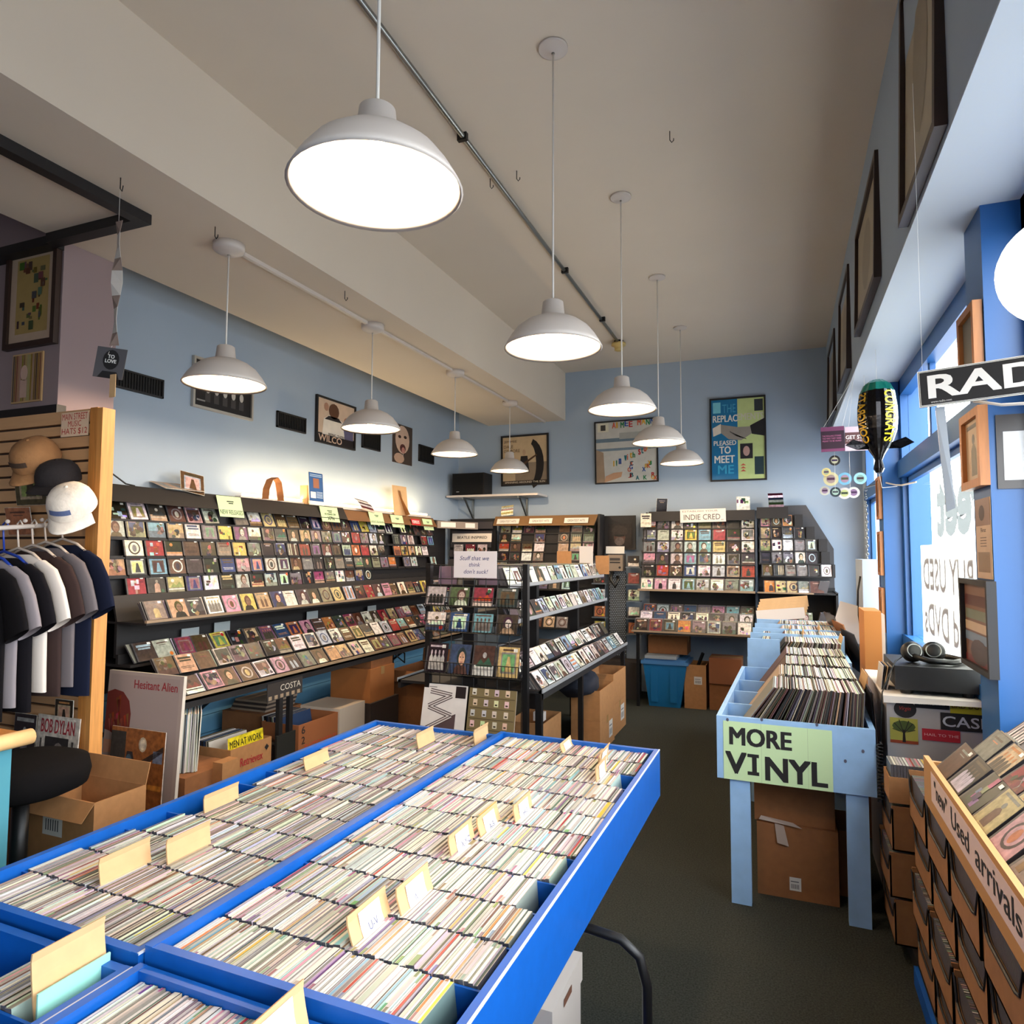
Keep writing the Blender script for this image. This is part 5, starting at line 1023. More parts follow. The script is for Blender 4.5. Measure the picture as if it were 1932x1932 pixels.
MB().text('MORE', .03, .13, .262, .078, (26, 24, 26), z=.0014, M=M, off=.05).build('lettering', PRINTM, sg)
MB().text('V', .012, .0, .086, .095, (26, 24, 26), z=.0014, M=M, off=.05).text('I', .125, .0, .02, .095, (26, 24, 26), z=.0014, M=M).text('NYL', .185, -.012, .25, .1, (26, 24, 26), z=.0014, M=M, off=.05).quad(.105, .0, .155, .016, .0014, (26, 24, 26), M=M).quad(.105, .08, .155, .095, .0014, (26, 24, 26), M=M).build('lettering', PRINTM, sg)
kn = MB()
for x, y in ((.04, .24), (.19, .255), (.42, .255), (.60, .16), (.53, .11)): kn.ell(x-.02, y, .006, .008, .0012, (84, 84, 104), 8, M=M)
kn.build('knot_marks', PRINTM, t)
t = thing('record_crate', (.05, 5.6, 0), 'rear powder blue record crate with tall plain boards', 'crate')
R2 = Matrix.Translation((-.235, 4.90, 0)) @ Matrix.Rotation(math.radians(-.4), 4, 'Z')
MB().box(0, .205, 0, .016, .74, 1.03, M=R2).build('board', CRATEBLUE, t)
for y in (.383, .735, 1.095): MB().box(0, .62, y, y+.012, .70, 1.03, M=R2).build('board', CRATEBLUE, t)
for x in (-.004, .615): MB().box(x, x+.02, .016, 1.5, .60, .90, M=R2).build('side_panel', CRATEBLUE, t)
MB().box(0, .63, .02, 1.5, .60, .62, M=R2).build('base_panel', CRATEBLUE, t); MB().box(0, .63, 1.49, 1.51, .60, 1.03, M=R2).build('back_panel', CRATEBLUE, t)
for x in (.03, .54):
    for y in (.05, 1.4): MB().box(x, x+.088, y, y+.04, 0, .60, M=R2).build('leg', CRATEBLUE, t)
lr = random.Random(21)
ROWN = ('front', 'second', 'third', 'fourth', 'fifth', 'sixth', 'seventh', 'rearmost')
for k in range(8):
    y0 = (3.395, 3.735, 4.075, 4.415, 4.96, 5.30, 5.66, 6.02)[k]; zt = .985+.007*k; xt = (-.055, -.03, 0, .01, -.0, .0, -.02, -.03)[k]; xe = .325 if k < 4 else .34+.01*(k-4); i = 0; x0 = xt
    while xt < xe:
        f = (xt-x0)/(xe-x0); a = math.radians(33*(1-f)**1.3+3+lr.uniform(-.8, .8)); th = lr.choice((.0035, .0042, .0042, .005, .0062)); i += 1
        if lr.random() < .02: xt += .006
        up = (math.sin(a), 0, math.cos(a)); z = zt+lr.uniform(-.004, .004); y = y0+lr.uniform(0, .012)
        lp((xt-.315*up[0], y, z-.315*up[2]), (0, 1, 0), up, (up[2], 0, -up[0]), lr.choice('nnnnkkdddggttlngdgn' if k < 4 else 'ngtldkw'), '%s from left, %s row of the powder blue crates' % (nth(i), ROWN[k]), th=th)
        xt += (th+.0007)/up[2]
for k, y in enumerate((5.1, 5.4)): lp_run(-.02, y, .70, 8, (-1, 0, 0), -.25, 'nkdt', 'leaning behind the rear crate board %d' % k, seed=30+k)
for x, y, z, h, k in ((.33, 3.70, .86, .16, 'right end behind the front record row'), (.08, 5.25, .86, .2, 'centre of the rear record rows'), (.2, 5.6, .86, .2, 'right of centre in the rear record rows'), (.0, 5.6, .86, .19, 'left of centre in the rear record rows'), (.31, 5.0, .86, .2, 'right side of the rear record rows')):
    M = frame((x, y, z), (0, 1, 0), (.25, 0, 1)); tag(MB().box(0, .25, 0, h, -.0015, .0015, M=M).build('divider_card', KRAFT), 'cream divider card at '+k, 'divider card')
for i in range(5):
    M = frame((-.225+.008*i, 6.46+.03*i, 1.0+.024*i), (1, .0, .11), (0, .35, .9)); tag(MB().box(0, .40, 0, .10, -.004, .004, M=M).build('record_mailer', WHITE if i in (0,) else KRAFT), 'cardboard record mailer behind the rear crate, %s in the tilted pack' % nth(i+1), 'mailer', 'record mailers behind the crates')
tag(B(-.22, .20, 6.42, 6.7, .6, 1.0).build('storage_crate', CARDD), 'brown box holding the tilted pack of mailers', 'box')
M = frame((.36, 6.35, .92), (.75, -.25, -.2), (-.35, .25, .9)); tag(MB().box(0, .27, 0, .30, -.006, .006, M=M).build('white_board', mat('foam_white', (226, 218, 210), .7)), 'white card board leaning by the rear crate', 'board')
for i in range(3):
    M = frame((.43+.03*i, 6.2-.28*i, .75), (.12, -1, 0), (-.32, 0, .95)); tag(MB().box(0, .42, 0, .40-.04*i, -.004, .004, M=M).build('picture_board', (DARKW, CARDD, BLACK)[i]), '%s board leaning against the right side of the rear crate, %s from the wall' % (('dark wood', 'brown', 'black')[i], nth(i+1)), 'board')
t = thing('folder', (.48, 4.5, .6), 'brown cardboard folder standing between rear crate and window', 'folder')
B(.435, .525, 4.48, 4.78, .56, 1.27).build('cover', mat('tan_card', (196, 128, 66), .8), t); B(.527, .545, 4.50, 4.78, .56, 1.25).build('sheets', WHITE, t)
tag(B(.42, .60, 4.4, 4.9, 0, .56).build('storage_crate', CARDD), 'brown box under the cardboard folder by the window', 'box')
# boxes under the crate
carton(-.14, .21, 3.50, 3.95, 0, .33, 'large lower cardboard box beneath the MORE VINYL crate', m_=CARDD, lab=('y', .14, .19, .04, .10))
carton(-.15, .20, 3.52, 3.95, .332, .555, 'upper cardboard box beneath the MORE VINYL crate', m_=CARDD)
w_ = MB().add([(-.13, 3.495, .345), (.0, 3.49, .335), (.06, 3.485, .33), (.02, 3.49, .35), (-.12, 3.50, .362)], [(0, 1, 2, 3, 4)]); w_.add([(-.06, 3.494, .335), (-.02, 3.494, .33), (0, 3.488, .24), (-.05, 3.488, .25)], [(0, 1, 2, 3)], (190, 170, 150))
tag(w_.build('torn_wrapping', mat('torn_paper', (170, 150, 136), .4)), 'torn paper wrapping hanging between the two boxes under the crate', 'paper')
carton(.22, .33, 3.62, 3.9, 0, .30, 'narrow brown box behind the right plank leg', m_=CARDD, tape=False)
pts = [(.395-.012*0, 3.42, 1.02)]; co = [(.385, 3.40, .78), (.375, 3.36, .79)]
for i in range(150): a = i*2*math.pi/9; co.append((.368+.011*math.cos(a), 3.325+.011*math.sin(a), .79-.0016*i))
tag(MB().tube(co, .0028, 5).build('coiled_cable', RUBBER, None, True), 'black coiled headphone cable hanging beside the MORE VINYL crate', 'cable')
# ------------------------------------------------------------------ window bay cabinet
t = thing('window_cabinet', (.58, 3.7, 0), 'grey cabinet covered in stickers under the black receiver', 'cabinet')
B(.418, .79, 3.48, 4.2, 0, .966).build('carcass', mat('grey_cabinet', (176, 170, 168), .6, noise=.05), t)
M = frame((.402, 3.478, .977), (1, 0, 0), (0, 0, 1)); e = .000387
def stk(name, a, b, c, d, col, texts=(), deco=None):
    X0, X1, Z0, Z1 = (a-540)*e, (b-540)*e, (1205-d)*e, (1205-c)*e; mb = MB().quad(X0, Z0, X1, Z1, .0006, col, M=M)
    for s, x, y, w, h, cc, o_ in texts: mb.text(s, X0+x*(X1-X0), Z0+y*(Z1-Z0), w*(X1-X0), h*(Z1-Z0), cc, z=.0012, M=M, off=o_)
    if deco: deco(mb, X0, X1, Z0, Z1)
    mb.build(name, PRINTM, t)
stk('sticker', 865, 1205, 1225, 1335, (34, 32, 38), [('LOST HIGHWAY', .12, .38, .76, .28, (200, 200, 204), .0)])
stk('sticker', 1212, 1560, 1228, 1365, (196, 178, 40), [('BAD DOG', .05, .42, .9, .42, (120, 60, 30), .0)])
stk('sticker', 1115, 1640, 1365, 1555, (30, 28, 32), [('CASH', .04, .2, .92, .6, (186, 188, 200), .02)])
stk('sticker', 930, 1300, 1560, 1690, (180, 34, 50), [('HAIL TO THE', .06, .4, .9, .22, (230, 180, 180), 0)])
def tree(mb, X0, X1, Z0, Z1):
    cx = (X0+X1)/2; h = Z1-Z0; w = X1-X0
    mb.quad(X0, Z0, X1, Z0+.12*h, .001, (150, 60, 30), M=M); mb.ell(cx, Z0+.68*h, .42*w, .22*h, .001, (70, 84, 34), M=M)
    mb.poly([(cx-.06*w, Z0+.05*h), (cx+.06*w, Z0+.05*h), (cx+.03*w, Z0+.55*h), (cx-.03*w, Z0+.55*h)], .0014, (34, 26, 18), M=M)
    for s, x, y in ((1, .34, .8), (-1, .36, .78), (1, .2, .9), (-1, .18, .92), (1, .42, .55), (-1, .42, .55)): mb.poly([(cx, Z0+.42*h), (cx+s*.03*w, Z0+.42*h), (cx+s*x*w, Z0+y*h), (cx+s*(x-.03)*w, Z0+(y+.02)*h)], .0016, (34, 26, 18), M=M)
stk('sticker', 610, 890, 1465, 1750, (168, 160, 70), deco=tree)
mb = MB().ell((768-540)*e, (1205-1362)*e, .044, .038, .0006, (30, 26, 28), 24, M=M); mb.text('Virgin', (768-540)*e-.022, (1205-1362)*e-.01, .044, .022, (170, 50, 40), z=.0012, M=M, shear=.3); mb.build('sticker', PRINTM, t)
cl = MB().box(.404, .79, 3.46, 4.2, .967, .973).add([(.404, 3.46, .973), (.78, 3.46, .973), (.78, 3.455, .952), (.59, 3.456, .949), (.404, 3.456, .943)], [(0, 4, 3, 2, 1)])
tag(cl.build('table_runner', mat('white_cloth', (236, 228, 220), .85)), 'white paper runner on top of the stickered cabinet', 'cloth')
t = thing('receiver', (.62, 3.7, .974), 'black hi-fi receiver on the white runner by the window', 'receiver')
B(.466, .79, 3.525, 3.93, .999, 1.097).build('case', RUBBER, t); B(.46, .79, 3.513, 3.527, .995, 1.10).build('faceplate', mat('faceplate', (26, 25, 26), .5), t)
for x in (.51, .75):
    for y in (3.56, 3.88): MB().lathe([(.024, .974), (.026, 1.0), (0, 1.0)], (x, y, 0), 12).build('foot', RUBBER, t)
for i in range(5): M = frame((.412+.006*i, 3.6, .974), (0, 1, 0), (.12+.03*i, 0, 1)); tag(MB().box(0, .16, 0, .11, -.0015, .0015, M=M).build('record_sleeve', (WHITE, BLACK, KRAFT, BLACK, WHITE)[i]), '%s thin sleeve leaning beside the black receiver, %s from crate' % (('white', 'black', 'tan', 'black', 'white')[i], nth(i+1)), 'record sleeve', 'sleeves leaning by the receiver')
t = thing('headphones', (.62, 3.7, 1.098), 'black over-ear headphones lying on the receiver', 'headphones')
for x, y, rx in ((.555, 3.68, .25), (.65, 3.72, -.2)):
    M = Matrix.Translation((x, y, 1.145)) @ Matrix.Rotation(math.radians(70), 4, 'X') @ Matrix.Rotation(rx, 4, 'Y')
    MB().lathe([(0, -.028), (.036, -.028), (.046, -.015), (.048, .008), (.042, .020), (.02, .028), (0, .028)], (0, 0, 0), 22, M=M).build('ear_cup', RUBBER, t, True)
    MB().lathe([(.028, .026), (.031, .0285), (.033, .026)], (0, 0, 0), 22, M=M).build('trim_ring', STEEL, t, True)
MB().tube([(.55, 3.66, 1.13), (.61, 3.60, 1.118), (.71, 3.62, 1.113), (.77, 3.72, 1.113), (.68, 3.78, 1.125)], .013, 8).build('headband', RUBBER, t, True)
MB().tube([(.52, 3.66, 1.13), (.47, 3.56, 1.115), (.43, 3.48, 1.06), (.398, 3.44, .99), (.392, 3.43, .90), (.385, 3.42, .78)], .0032, 6).build('cord', RUBBER, t, True)
for i in range(7): M = frame((.384-.005*i, 3.48+.025*i, .66), (0, 1, 0), (-.06, 0, 1)); tag(MB().box(0, .315, 0, .315, -.002, .002, M=M).build('record_sleeve', (DARKW, BLACK, CARDD, KRAFT, BLACK, STEEL, DARKW)[i]), '%s record sleeve squeezed between crate and stickered cabinet' % nth(i+1), 'record sleeve', 'sleeves beside the stickered cabinet') if i < 2 else None
# ------------------------------------------------------------------ pictures and notices on the blue columns
CF = lambda y, z: frame((.678, y, z), (0, -1, 0), (0, 0, 1))
picture(CF(3.075, 1.845), .275, .285, OAK, .03, 't', 'oak-framed picture on the nearer blue column, below the black sign', seed=61, style='figure', th=.03)
picture(CF(3.06, 2.255), .24, .26, OAK, .028, 'g', 'oak-framed grey picture above the black sign on the nearer column', lambda mb, M, w, h, z: mb.quad(.028, .028, w-.028, h-.028, z, (120, 118, 108), M=M), th=.03)
def d_flyer(mb, M, w, h, z):
    mb.quad(0, 0, w, h, z, (206, 176, 150), M=M); mb.quad(.0, .66*h, w, h, z+.0006, (150, 120, 104), M=M); mb.ell(.45*w, .82*h, .2*w, .1*h, z+.001, (80, 62, 58), M=M); mb.quad(.1*w, .08*h, .9*w, .33*h, z+.0006, (150, 124, 100), M=M); mb.text('First', .35*w, .58*h, .35*w, .05*h, (60, 50, 50), z+.001, M=M)
    for k in range(4): mb.quad(.3*w, (.40+.035*k)*h, .72*w, (.41+.035*k)*h, z+.001, (120, 100, 90), M=M)
picture(CF(3.00, 1.515), .19, .29, None, 0, 't', 'tan concert flyer hanging between two frames on the nearer column', d_flyer, th=.004, name='flyer')
def d_shelfpic(mb, M, w, h, z):
    q = lambda a, b, c, d, col, k: mb.quad(a*w, b*h, c*w, d*h, z+.0006*k, col, M=M)
    q(.07, .06, .93, .94, (120, 84, 66), 0); q(.07, .70, .93, .82, (84, 40, 36), 1); q(.07, .42, .93, .52, (196, 170, 140), 1); q(.07, .30, .93, .40, (110, 130, 150), 2); mb.ell(.55*w, .2*h, .3*w, .14*h, z+.002, (70, 44, 36), M=M); q(.07, .06, .93, .14, (110, 34, 32), 3); q(.1, .55, .9, .66, (110, 120, 100), 2)
picture(CF(3.18, 1.175), .40, .335, BLACK, .02, 'n', 'black-framed reddish picture lowest on the nearer blue column', d_shelfpic, th=.03)
for z0, z1, l in ((1.86, 2.17, 'highest'), (1.45, 1.77, 'middle'), (1.04, 1.36, 'lowest')):
    picture(CF(5.72, z0), .17, z1-z0, OAK, .022, 'l', 'narrow oak-framed picture, %s of three on the farther column' % l, seed=int(z0*100), style='framed', th=.022, group='oak frames on the farther column')
picture(frame((.70, 2.806, 1.83), (1, 0, 0), (0, 0, 1)), .16, .26, None, 0, 'd', 'dark-bordered white notice on the front of the nearer column', lambda mb, M, w, h, z: mb.quad(.02, .03, w-.02, h-.06, z, (226, 226, 222), M=M), th=.004, name='notice')
# lettered paper in the shop window, reading to the street
t = thing('window_banner', (.825, 4.05, 1.05), 'white paper banner in the shop window, reversed lettering showing through', 'banner')
B(.824, .826, 3.12, 5.02, 1.045, 1.66).build('paper', BANNER, t)
INK = mix_mat('banner_ink', (66, 58, 56), 1.0); INK2 = mix_mat('glass_lettering', (66, 69, 66), .97)
M = frame((.8285, 3.12, 1.045), (0, 1, 0), (0, 0, 1))
MB().text('WE BUY USED', .10, .34, 1.74, .2, M=M, z=.0, fat=.03).build('lettering', INK, t); MB().text('CDs and DVDs', .10, .07, 1.74, .2, M=M, z=.0, fat=.03).build('lettering', INK, t)
M = frame((.842, 3.10, 1.76), (0, 1, 0), (0, 0, 1)); t2 = MB().text('Street', .0, -.06, 1.50, .37, M=M, z=0, fat=.045).build('window_lettering', INK2); tag(t2, 'pale reversed shop lettering on the window glass above the banner', 'lettering')
tag(MB().tube([(.79, 4.9, 2.06), (.74, 5.1, 2.06), (.76, 5.5, 2.10), (.70, 5.52, 2.12)], .006, 6).build('cable', CORDW, None, True), 'pale cable looping from the farther column to the window frame', 'cable')
# neon sign box hanging by a chain in the far window
t = thing('neon_sign_box', (.68, 6.6, 1.1), 'white back of a hanging neon sign box in the far window', 'sign')
B(.60, .72, 6.2, 6.75, 1.05, 1.56).build('housing', mat('zinc_white', (196, 208, 220), .4), t); B(.72, .75, 6.22, 6.73, 1.08, 1.53).build('backing', NAVY, t)
ch = MB()
for i in range(18): ch.lathe([(.011, -.003), (.014, 0), (.011, .003), (.008, 0), (.011, -.003)], (0, 0, 0), 8, M=Matrix.Translation((.66, 6.4, 1.57+.034*i)) @ Matrix.Rotation(math.pi/2, 4, 'X' if i % 2 else 'Y'))
ch.build('chain', STEEL, t); MB().tube([(.66, 6.4, 2.17), (.74, 6.38, 2.19), (.80, 6.38, 2.18)], .008, 6).build('hook_arm', STEEL, t)
for dx in (0, .05): MB().tube([(.595, 6.3+dx, 1.42), (.575, 6.3+dx, 1.3), (.57, 6.3+dx*2, 1.1), (.585, 6.3+dx, .96)], .005, 6).build('power_cord', RUBBER, t, True)
# ------------------------------------------------------------------ hangings from the soffit
def thread(x, y, z0, z1, parent, name='thread'): MB().tube([(x, y, z0), (x, y, z1)], .001, 4).build(name, CORDW, parent)
t = thing('globe_lamp', (.583, 1.81, 2.1), 'round white globe lamp at the right picture edge', 'lamp')
n = 20; MB().lathe([(.121*math.sin(math.pi*i/n)+.0001, -.121*math.cos(math.pi*i/n)) for i in range(n+1)], (.585, 1.81, 2.235), 32).build('globe', GLOBE, t, True); MB().lathe([(.03, .115), (.03, .16), (0, .16)], (.585, 1.81, 2.235), 16).build('fitter', WHITE, t); MB().tube([(.585, 1.81, 2.39), (.585, 1.81, 2.854)], .004, 6).build('cord', CORDW, t)
M = frame((.336, 2.0, 1.98), (.36, -.085, .012), (0, 0, 1)); w, h = .40, .095
t = thing('radio_sign', tuple(M @ Vector((w/2, 0, 0))), 'black and white sign reading RADIO hanging before the window', 'sign')
mb = MB().box(0, w, 0, h, -.006, 0, (34, 32, 32), M=M); mb.quad(.0, .0, w, h, .0004, (232, 230, 222), M=M); mb.quad(.0022, .0022, w-.0022, h-.0022, .0008, (34, 32, 32), M=M); mb.quad(.0034, .0034, w-.0034, h-.0034, .0012, (232, 230, 222), M=M); mb.quad(.0048, .0048, w-.0048, h-.0048, .0016, (28, 27, 28), M=M); mb.build('board', PRINTM, t)
MB().text('RADIO', .024, .021, .37, .058, (236, 234, 228), z=.0022, M=M, off=.05).text('www.radio.com', .026, .008, .045, .006, (206, 204, 200), z=.0022, M=M).build('lettering', PRINTM, t)
for x, y in ((.345, 2.0), (.68, 1.92)): MB().tube([(x, y, 2.06), (x, y, 2.854)], .00025, 4).build('thread', CORDW, t)
t = MB(); t.add([(.372, 2.005, 1.98), (.392, 2.0, 1.98), (.410, 2.01, 1.72), (.392, 2.02, 1.71), (.372, 2.008, 1.98), (.392, 2.003, 1.98), (.410, 2.013, 1.72), (.392, 2.023, 1.71)], [(0, 1, 2, 3), (7, 6, 5, 4), (0, 3, 7, 4), (1, 5, 6, 2)]); tag(t.build('plastic_strip', mat('grey_strip', (170, 178, 186), .3)), 'grey plastic strip hanging below the RADIO sign', 'strip')
tag(MB().tube([(.45, 1.98, 1.985), (.50, 1.95, 1.965), (.58, 1.9, 1.955), (.68, 1.85, 1.97), (.8, 1.8, 2.0)], .004, 6).build('cable', CORDW, None, True), 'pale cable running from the RADIO sign to the window frame', 'cable')
t = thing('foil_balloon', (.55, 4.6, 2.1), 'black foil balloon with teal top and yellow lettering near the window', 'balloon')
foil = lambda nme, rgb: mat(nme, rgb, .18, metal=.75, bump=.35, bscale=22)
prof = [(.0, 2.66), (.045, 2.655), (.08, 2.63), (.105, 2.58), (.118, 2.50), (.12, 2.42), (.112, 2.35), (.09, 2.29), (.06, 2.235), (.036, 2.20), (.022, 2.17), (.034, 2.12), (.02, 2.095), (0, 2.09)]
bm_ = MB(); n = 28; vs = []; fs = []; mi = []
for r0, z in prof:
    for i in range(n): a = 2*math.pi*i/n; k = 1-.18*abs(math.sin(a*7))*.35; vs.append((.55+r0*.92*math.cos(a)*k, 4.6+r0*1.35*math.sin(a)*k, z))
for j in range(len(prof)-1):
    for i in range(n):
        a = 360*(i+.5)/n; bm_.add([vs[j*n+i], vs[j*n+(i+1) % n], vs[(j+1)*n+(i+1) % n], vs[(j+1)*n+i]], [(0, 1, 2, 3)], mi=1 if j < 3 else (2 if (a < 50 or a > 320) else 0))
bm_.build('body', [foil('black_foil', (22, 20, 22)), foil('teal_foil', (30, 140, 120)), foil('silver_foil', (206, 210, 206))], t, True)
for s in (-1, 1): MB().add([(.55+s*.055, 4.58, 2.27), (.55+s*.14, 4.56, 2.30), (.55+s*.185, 4.56, 2.265), (.55+s*.12, 4.57, 2.235), (.55+s*.055, 4.60, 2.24), (.55+s*.12, 4.60, 2.27)], [(0, 1, 5), (1, 2, 5), (2, 3, 5), (3, 4, 5), (0, 5, 4), (1, 0, 4, 3, 2)]).build('fin', MATS['black_foil'], t)
tv, tf = letters('CONGRATS', .02, 0); tb = MB()
def onb(u, v, a0):
    z = 2.57-.30*u; r0 = next(r1+(r2-r1)*(z1-z)/(z1-z2) for (r1, z1), (r2, z2) in zip(prof, prof[1:]) if z1 >= z >= z2); a = math.radians(a0+34*(v-.5)); return (.55+(r0*.94+.002)*math.cos(a), 4.6+(r0*1.38+.002)*math.sin(a), z)
tb.add([onb(p[0], p[1], -62) for p in tv], tf, (230, 206, 30)); tb.add([onb(1-p[0], p[1], -150) for p in tv], tf, (230, 180, 30)); tb.build('lettering', PRINT, t)
thread(.55, 4.6, 2.66, 2.854, t); tag(MB().tube([(.55, 4.6, 2.09), (.60, 4.9, 2.03), (.70, 5.0, 2.045)], .0012, 4).build('ribbon', CORDW), 'thin ribbon tied to the tail of the foil balloon', 'ribbon')
t = thing('hanging_cards', (.42, 5.2, 2.3), 'dark and pink promo cards hanging from the soffit behind the balloon', 'mobile')
M = frame((.265, 5.2, 2.32), (1, 0, .01), (0, 0, 1)); mb = MB().box(0, .15, 0, .175, -.004, 0, (52, 28, 44), M=M); mb.quad(0, .145, .15, .175, .001, (120, 60, 96), M=M); mb.quad(0, 0, .15, .02, .001, (120, 60, 96), M=M)
for i, s in enumerate(('THE ROLLING STONES', 'THE WAY THEY WERE', 'MEANT TO BE HEARD')): mb.text(s, .01, .105-.018*i, .12, .011, (190, 110, 150), z=.0012, M=M, off=.01)
mb.build('dark_card', PRINTM, t)
M = frame((.42, 5.24, 2.325), (1, .02, .0), (0, 0, 1)); mb = MB().box(0, .26, 0, .17, -.004, 0, (220, 190, 200), M=M); mb.quad(0, .05, .26, .13, .001, (96, 60, 60), M=M); mb.text('GET STONED', .006, .083, .2, .026, (240, 230, 226), z=.0014, M=M, off=.03); mb.text('AT A SINGLE VIEW', .006, .066, .2, .010, (220, 200, 196), z=.0014, M=M); mb.build('pink_card', PRINTM, t)
for x, y, z in ((.28, 5.2, 2.49), (.40, 5.2, 2.49), (.55, 5.24, 2.49)): thread(x if x > .482 else .49, y, z, 2.854, t) if x > .48 else MB().tube([(x, y, z), (.49, y, 2.854)], .001, 4).build('thread', CORDW, t)
t = thing('disc_mobile', (.43, 5.3, 2.0), 'mobile of round printed discs hanging below the promo cards', 'mobile'); rd = random.Random(6)
for i, (px_, pz_, r0, c) in enumerate(((.355, 2.27, .037, (34, 32, 32)), (.30, 2.19, .03, (214, 196, 130)), (.33, 2.14, .05, (200, 192, 150)), (.42, 2.14, .045, (110, 170, 200)), (.52, 2.14, .042, (150, 200, 220)), (.29, 2.06, .034, (190, 190, 180)), (.36, 2.05, .036, (40, 52, 60)), (.42, 2.04, .042, (210, 200, 196)), (.48, 2.045, .04, (216, 216, 206)))):
    M = frame((px_, 5.3+.012*i, pz_), (1, 0, 0), (0, 0, 1)); mb = MB().prism([(r0*math.cos(2*math.pi*k/20), r0*math.sin(2*math.pi*k/20)) for k in range(20)], -.002, 0, c, M=M)
    mb.ell(0, 0, r0*.62, r0*.62, .0008, mute(jit((150, 150, 140), rd, 70), .6), 16, M=M); mb.quad(-.5*r0, -.15*r0, .5*r0, .2*r0, .0014, jit((60, 56, 60), rd, 30), M=M); mb.build('printed_disc', PRINTM, t)
for x in (.355, .45): MB().tube([(x, 5.3, 2.05), (x, 5.3, 2.5), (.49, 5.3, 2.854)], .0008, 4).build('thread', CORDW, t)
t = thing('hanging_mobile', (-2.7, 2.05, 2.4), 'paper strip mobile with TO LOVE card hanging near the shirts', 'mobile')
x, y = -2.70, 2.05
MB().tube([(x, y, ZS), (x, y, ZS-.05), (x+.012, y, ZS-.065), (x+.018, y, ZS-.04)], .0025, 6).build('hook', BLACKM, t)
thread(x, y, ZS-.06, 3.06, t, 'thread'); st_ = MB(); r_ = random.Random(1)
for i in range(10): z0, z1 = 3.06-.056*i, 3.06-.056*(i+1); d0, d1 = .012*math.sin(i), .012*math.sin(i+1); st_.add([(x-.02, y+d0, z0), (x+.022, y-d0, z0), (x+.022, y-d1, z1), (x-.02, y+d1, z1), (x-.02, y+d0+.002, z0), (x+.022, y-d0+.002, z0), (x+.022, y-d1+.002, z1), (x-.02, y+d1+.002, z1)], [(0, 1, 2, 3), (7, 6, 5, 4), (0, 3, 7, 4), (1, 5, 6, 2)], (206, 198, 190) if i % 3 else (150, 130, 120))
st_.build('paper_strip', PRINTM, t)
M = frame((x-.085, y-.03, 2.365), (.13, .045, -.02), (0, 0, 1)); mb = MB().box(0, .135, 0, .135, -.002, 0, (70, 68, 72), M=M); mb.quad(0, 0, .135, .135, .0006, (84, 82, 86), M=M); mb.ell(.07, .082, .037, .044, .001, (24, 22, 24), 16, M=M); mb.poly([(.02, 0), (.12, 0), (.105, .03), (.04, .03)], .0012, (26, 24, 26), M=M); mb.text('TO\nLOVE', .045, .068, .05, .036, (230, 230, 226), z=.0016, M=M, off=.02); mb.build('card', PRINTM, t)
MB().tube([(x-.01, y, 2.50), (x-.02, y-.01, 2.46)], .001, 4).build('thread', CORDW, t); MB().box(x-.01, x+.025, y-.005, y-.002, 2.27, 2.37).build('tail_strip', KRAFT, t)
# ------------------------------------------------------------------ new and used arrivals rack, cardboard disc bins beneath
t = thing('arrivals_rack', (.6, 1.9, .72), 'wooden CD rack with white arrivals strip along its lip by the window', 'rack')
TAN = mat('rack_board', (190, 140, 84), .6)
B(.42, .795, .95, 2.60, .80, .815).build('base_board', TAN, t); B(.415, .43, .95, 2.60, .80, .945).build('front_board', TAN, t); B(.43, .795, 2.585, 2.60, .815, .93).build('end_board', TAN, t)
for k, (x, z) in enumerate(((.50, .87), (.58, .93), (.66, .99))): B(x, x+.012, .95, 2.585, .815, z+.02).build('step_board', TAN, t)
M = frame((.4135, 2.47, .842), (0, -1, 0), (0, 0, 1)); l_ = MB().box(0, 1.16, 0, .088, -.0005, .001, (222, 196, 186), M=M).build('strip', PRINTM, t)
for s_, a_, b_, c_, d_ in (('"new"', .05, .025, .17, .05), ('Used', .27, .022, .19, .052), ('arrivals', .52, .022, .34, .056)): MB().text(s_, a_, b_, c_, d_, (34, 30, 32), z=.002, M=M, off=.01).build('lettering', PRINTM, l_)
ur = random.Random(31)
for k, (x, z) in enumerate(((.437, .925), (.523, .975), (.603, 1.03), (.683, 1.08))):
    y = 2.54; i = 0
    while y > 1.0:
        a = math.radians(47+ur.uniform(-3, 3)); i += 1; v = (math.sin(a), ur.uniform(-.05, .05), math.cos(a))
        key = ('nkktpgm'[i-1] if k == 0 and i <= 7 else ur.choice('wwlntkdgrp'))
        face_cd((x, y, z), (0, -1, 0), v, key, '%s from far end, %s row of the arrivals rack' % (nth(i), RNAME[k] if k else 'front'), style=('plain', 'figure', 'collage', 'figure', 'emblem', 'collage', 'portrait')[i-1] if k == 0 and i <= 7 else None)
        if k: 
            for q in range(1, 5): filed_cd((x+.0105*q, y-.136+ur.uniform(0, .01), z-.004*q), (0, 1, 0), Vector(v).normalized(), (math.cos(a), 0, -math.sin(a)), ur.choice('wwlgdnt'), 'behind', L=.136)
        y -= ur.choice((.143, .148, .152))
BINC = mat('bin_cardboard', (150, 104, 64), .9, noise=.08, nscale=30)
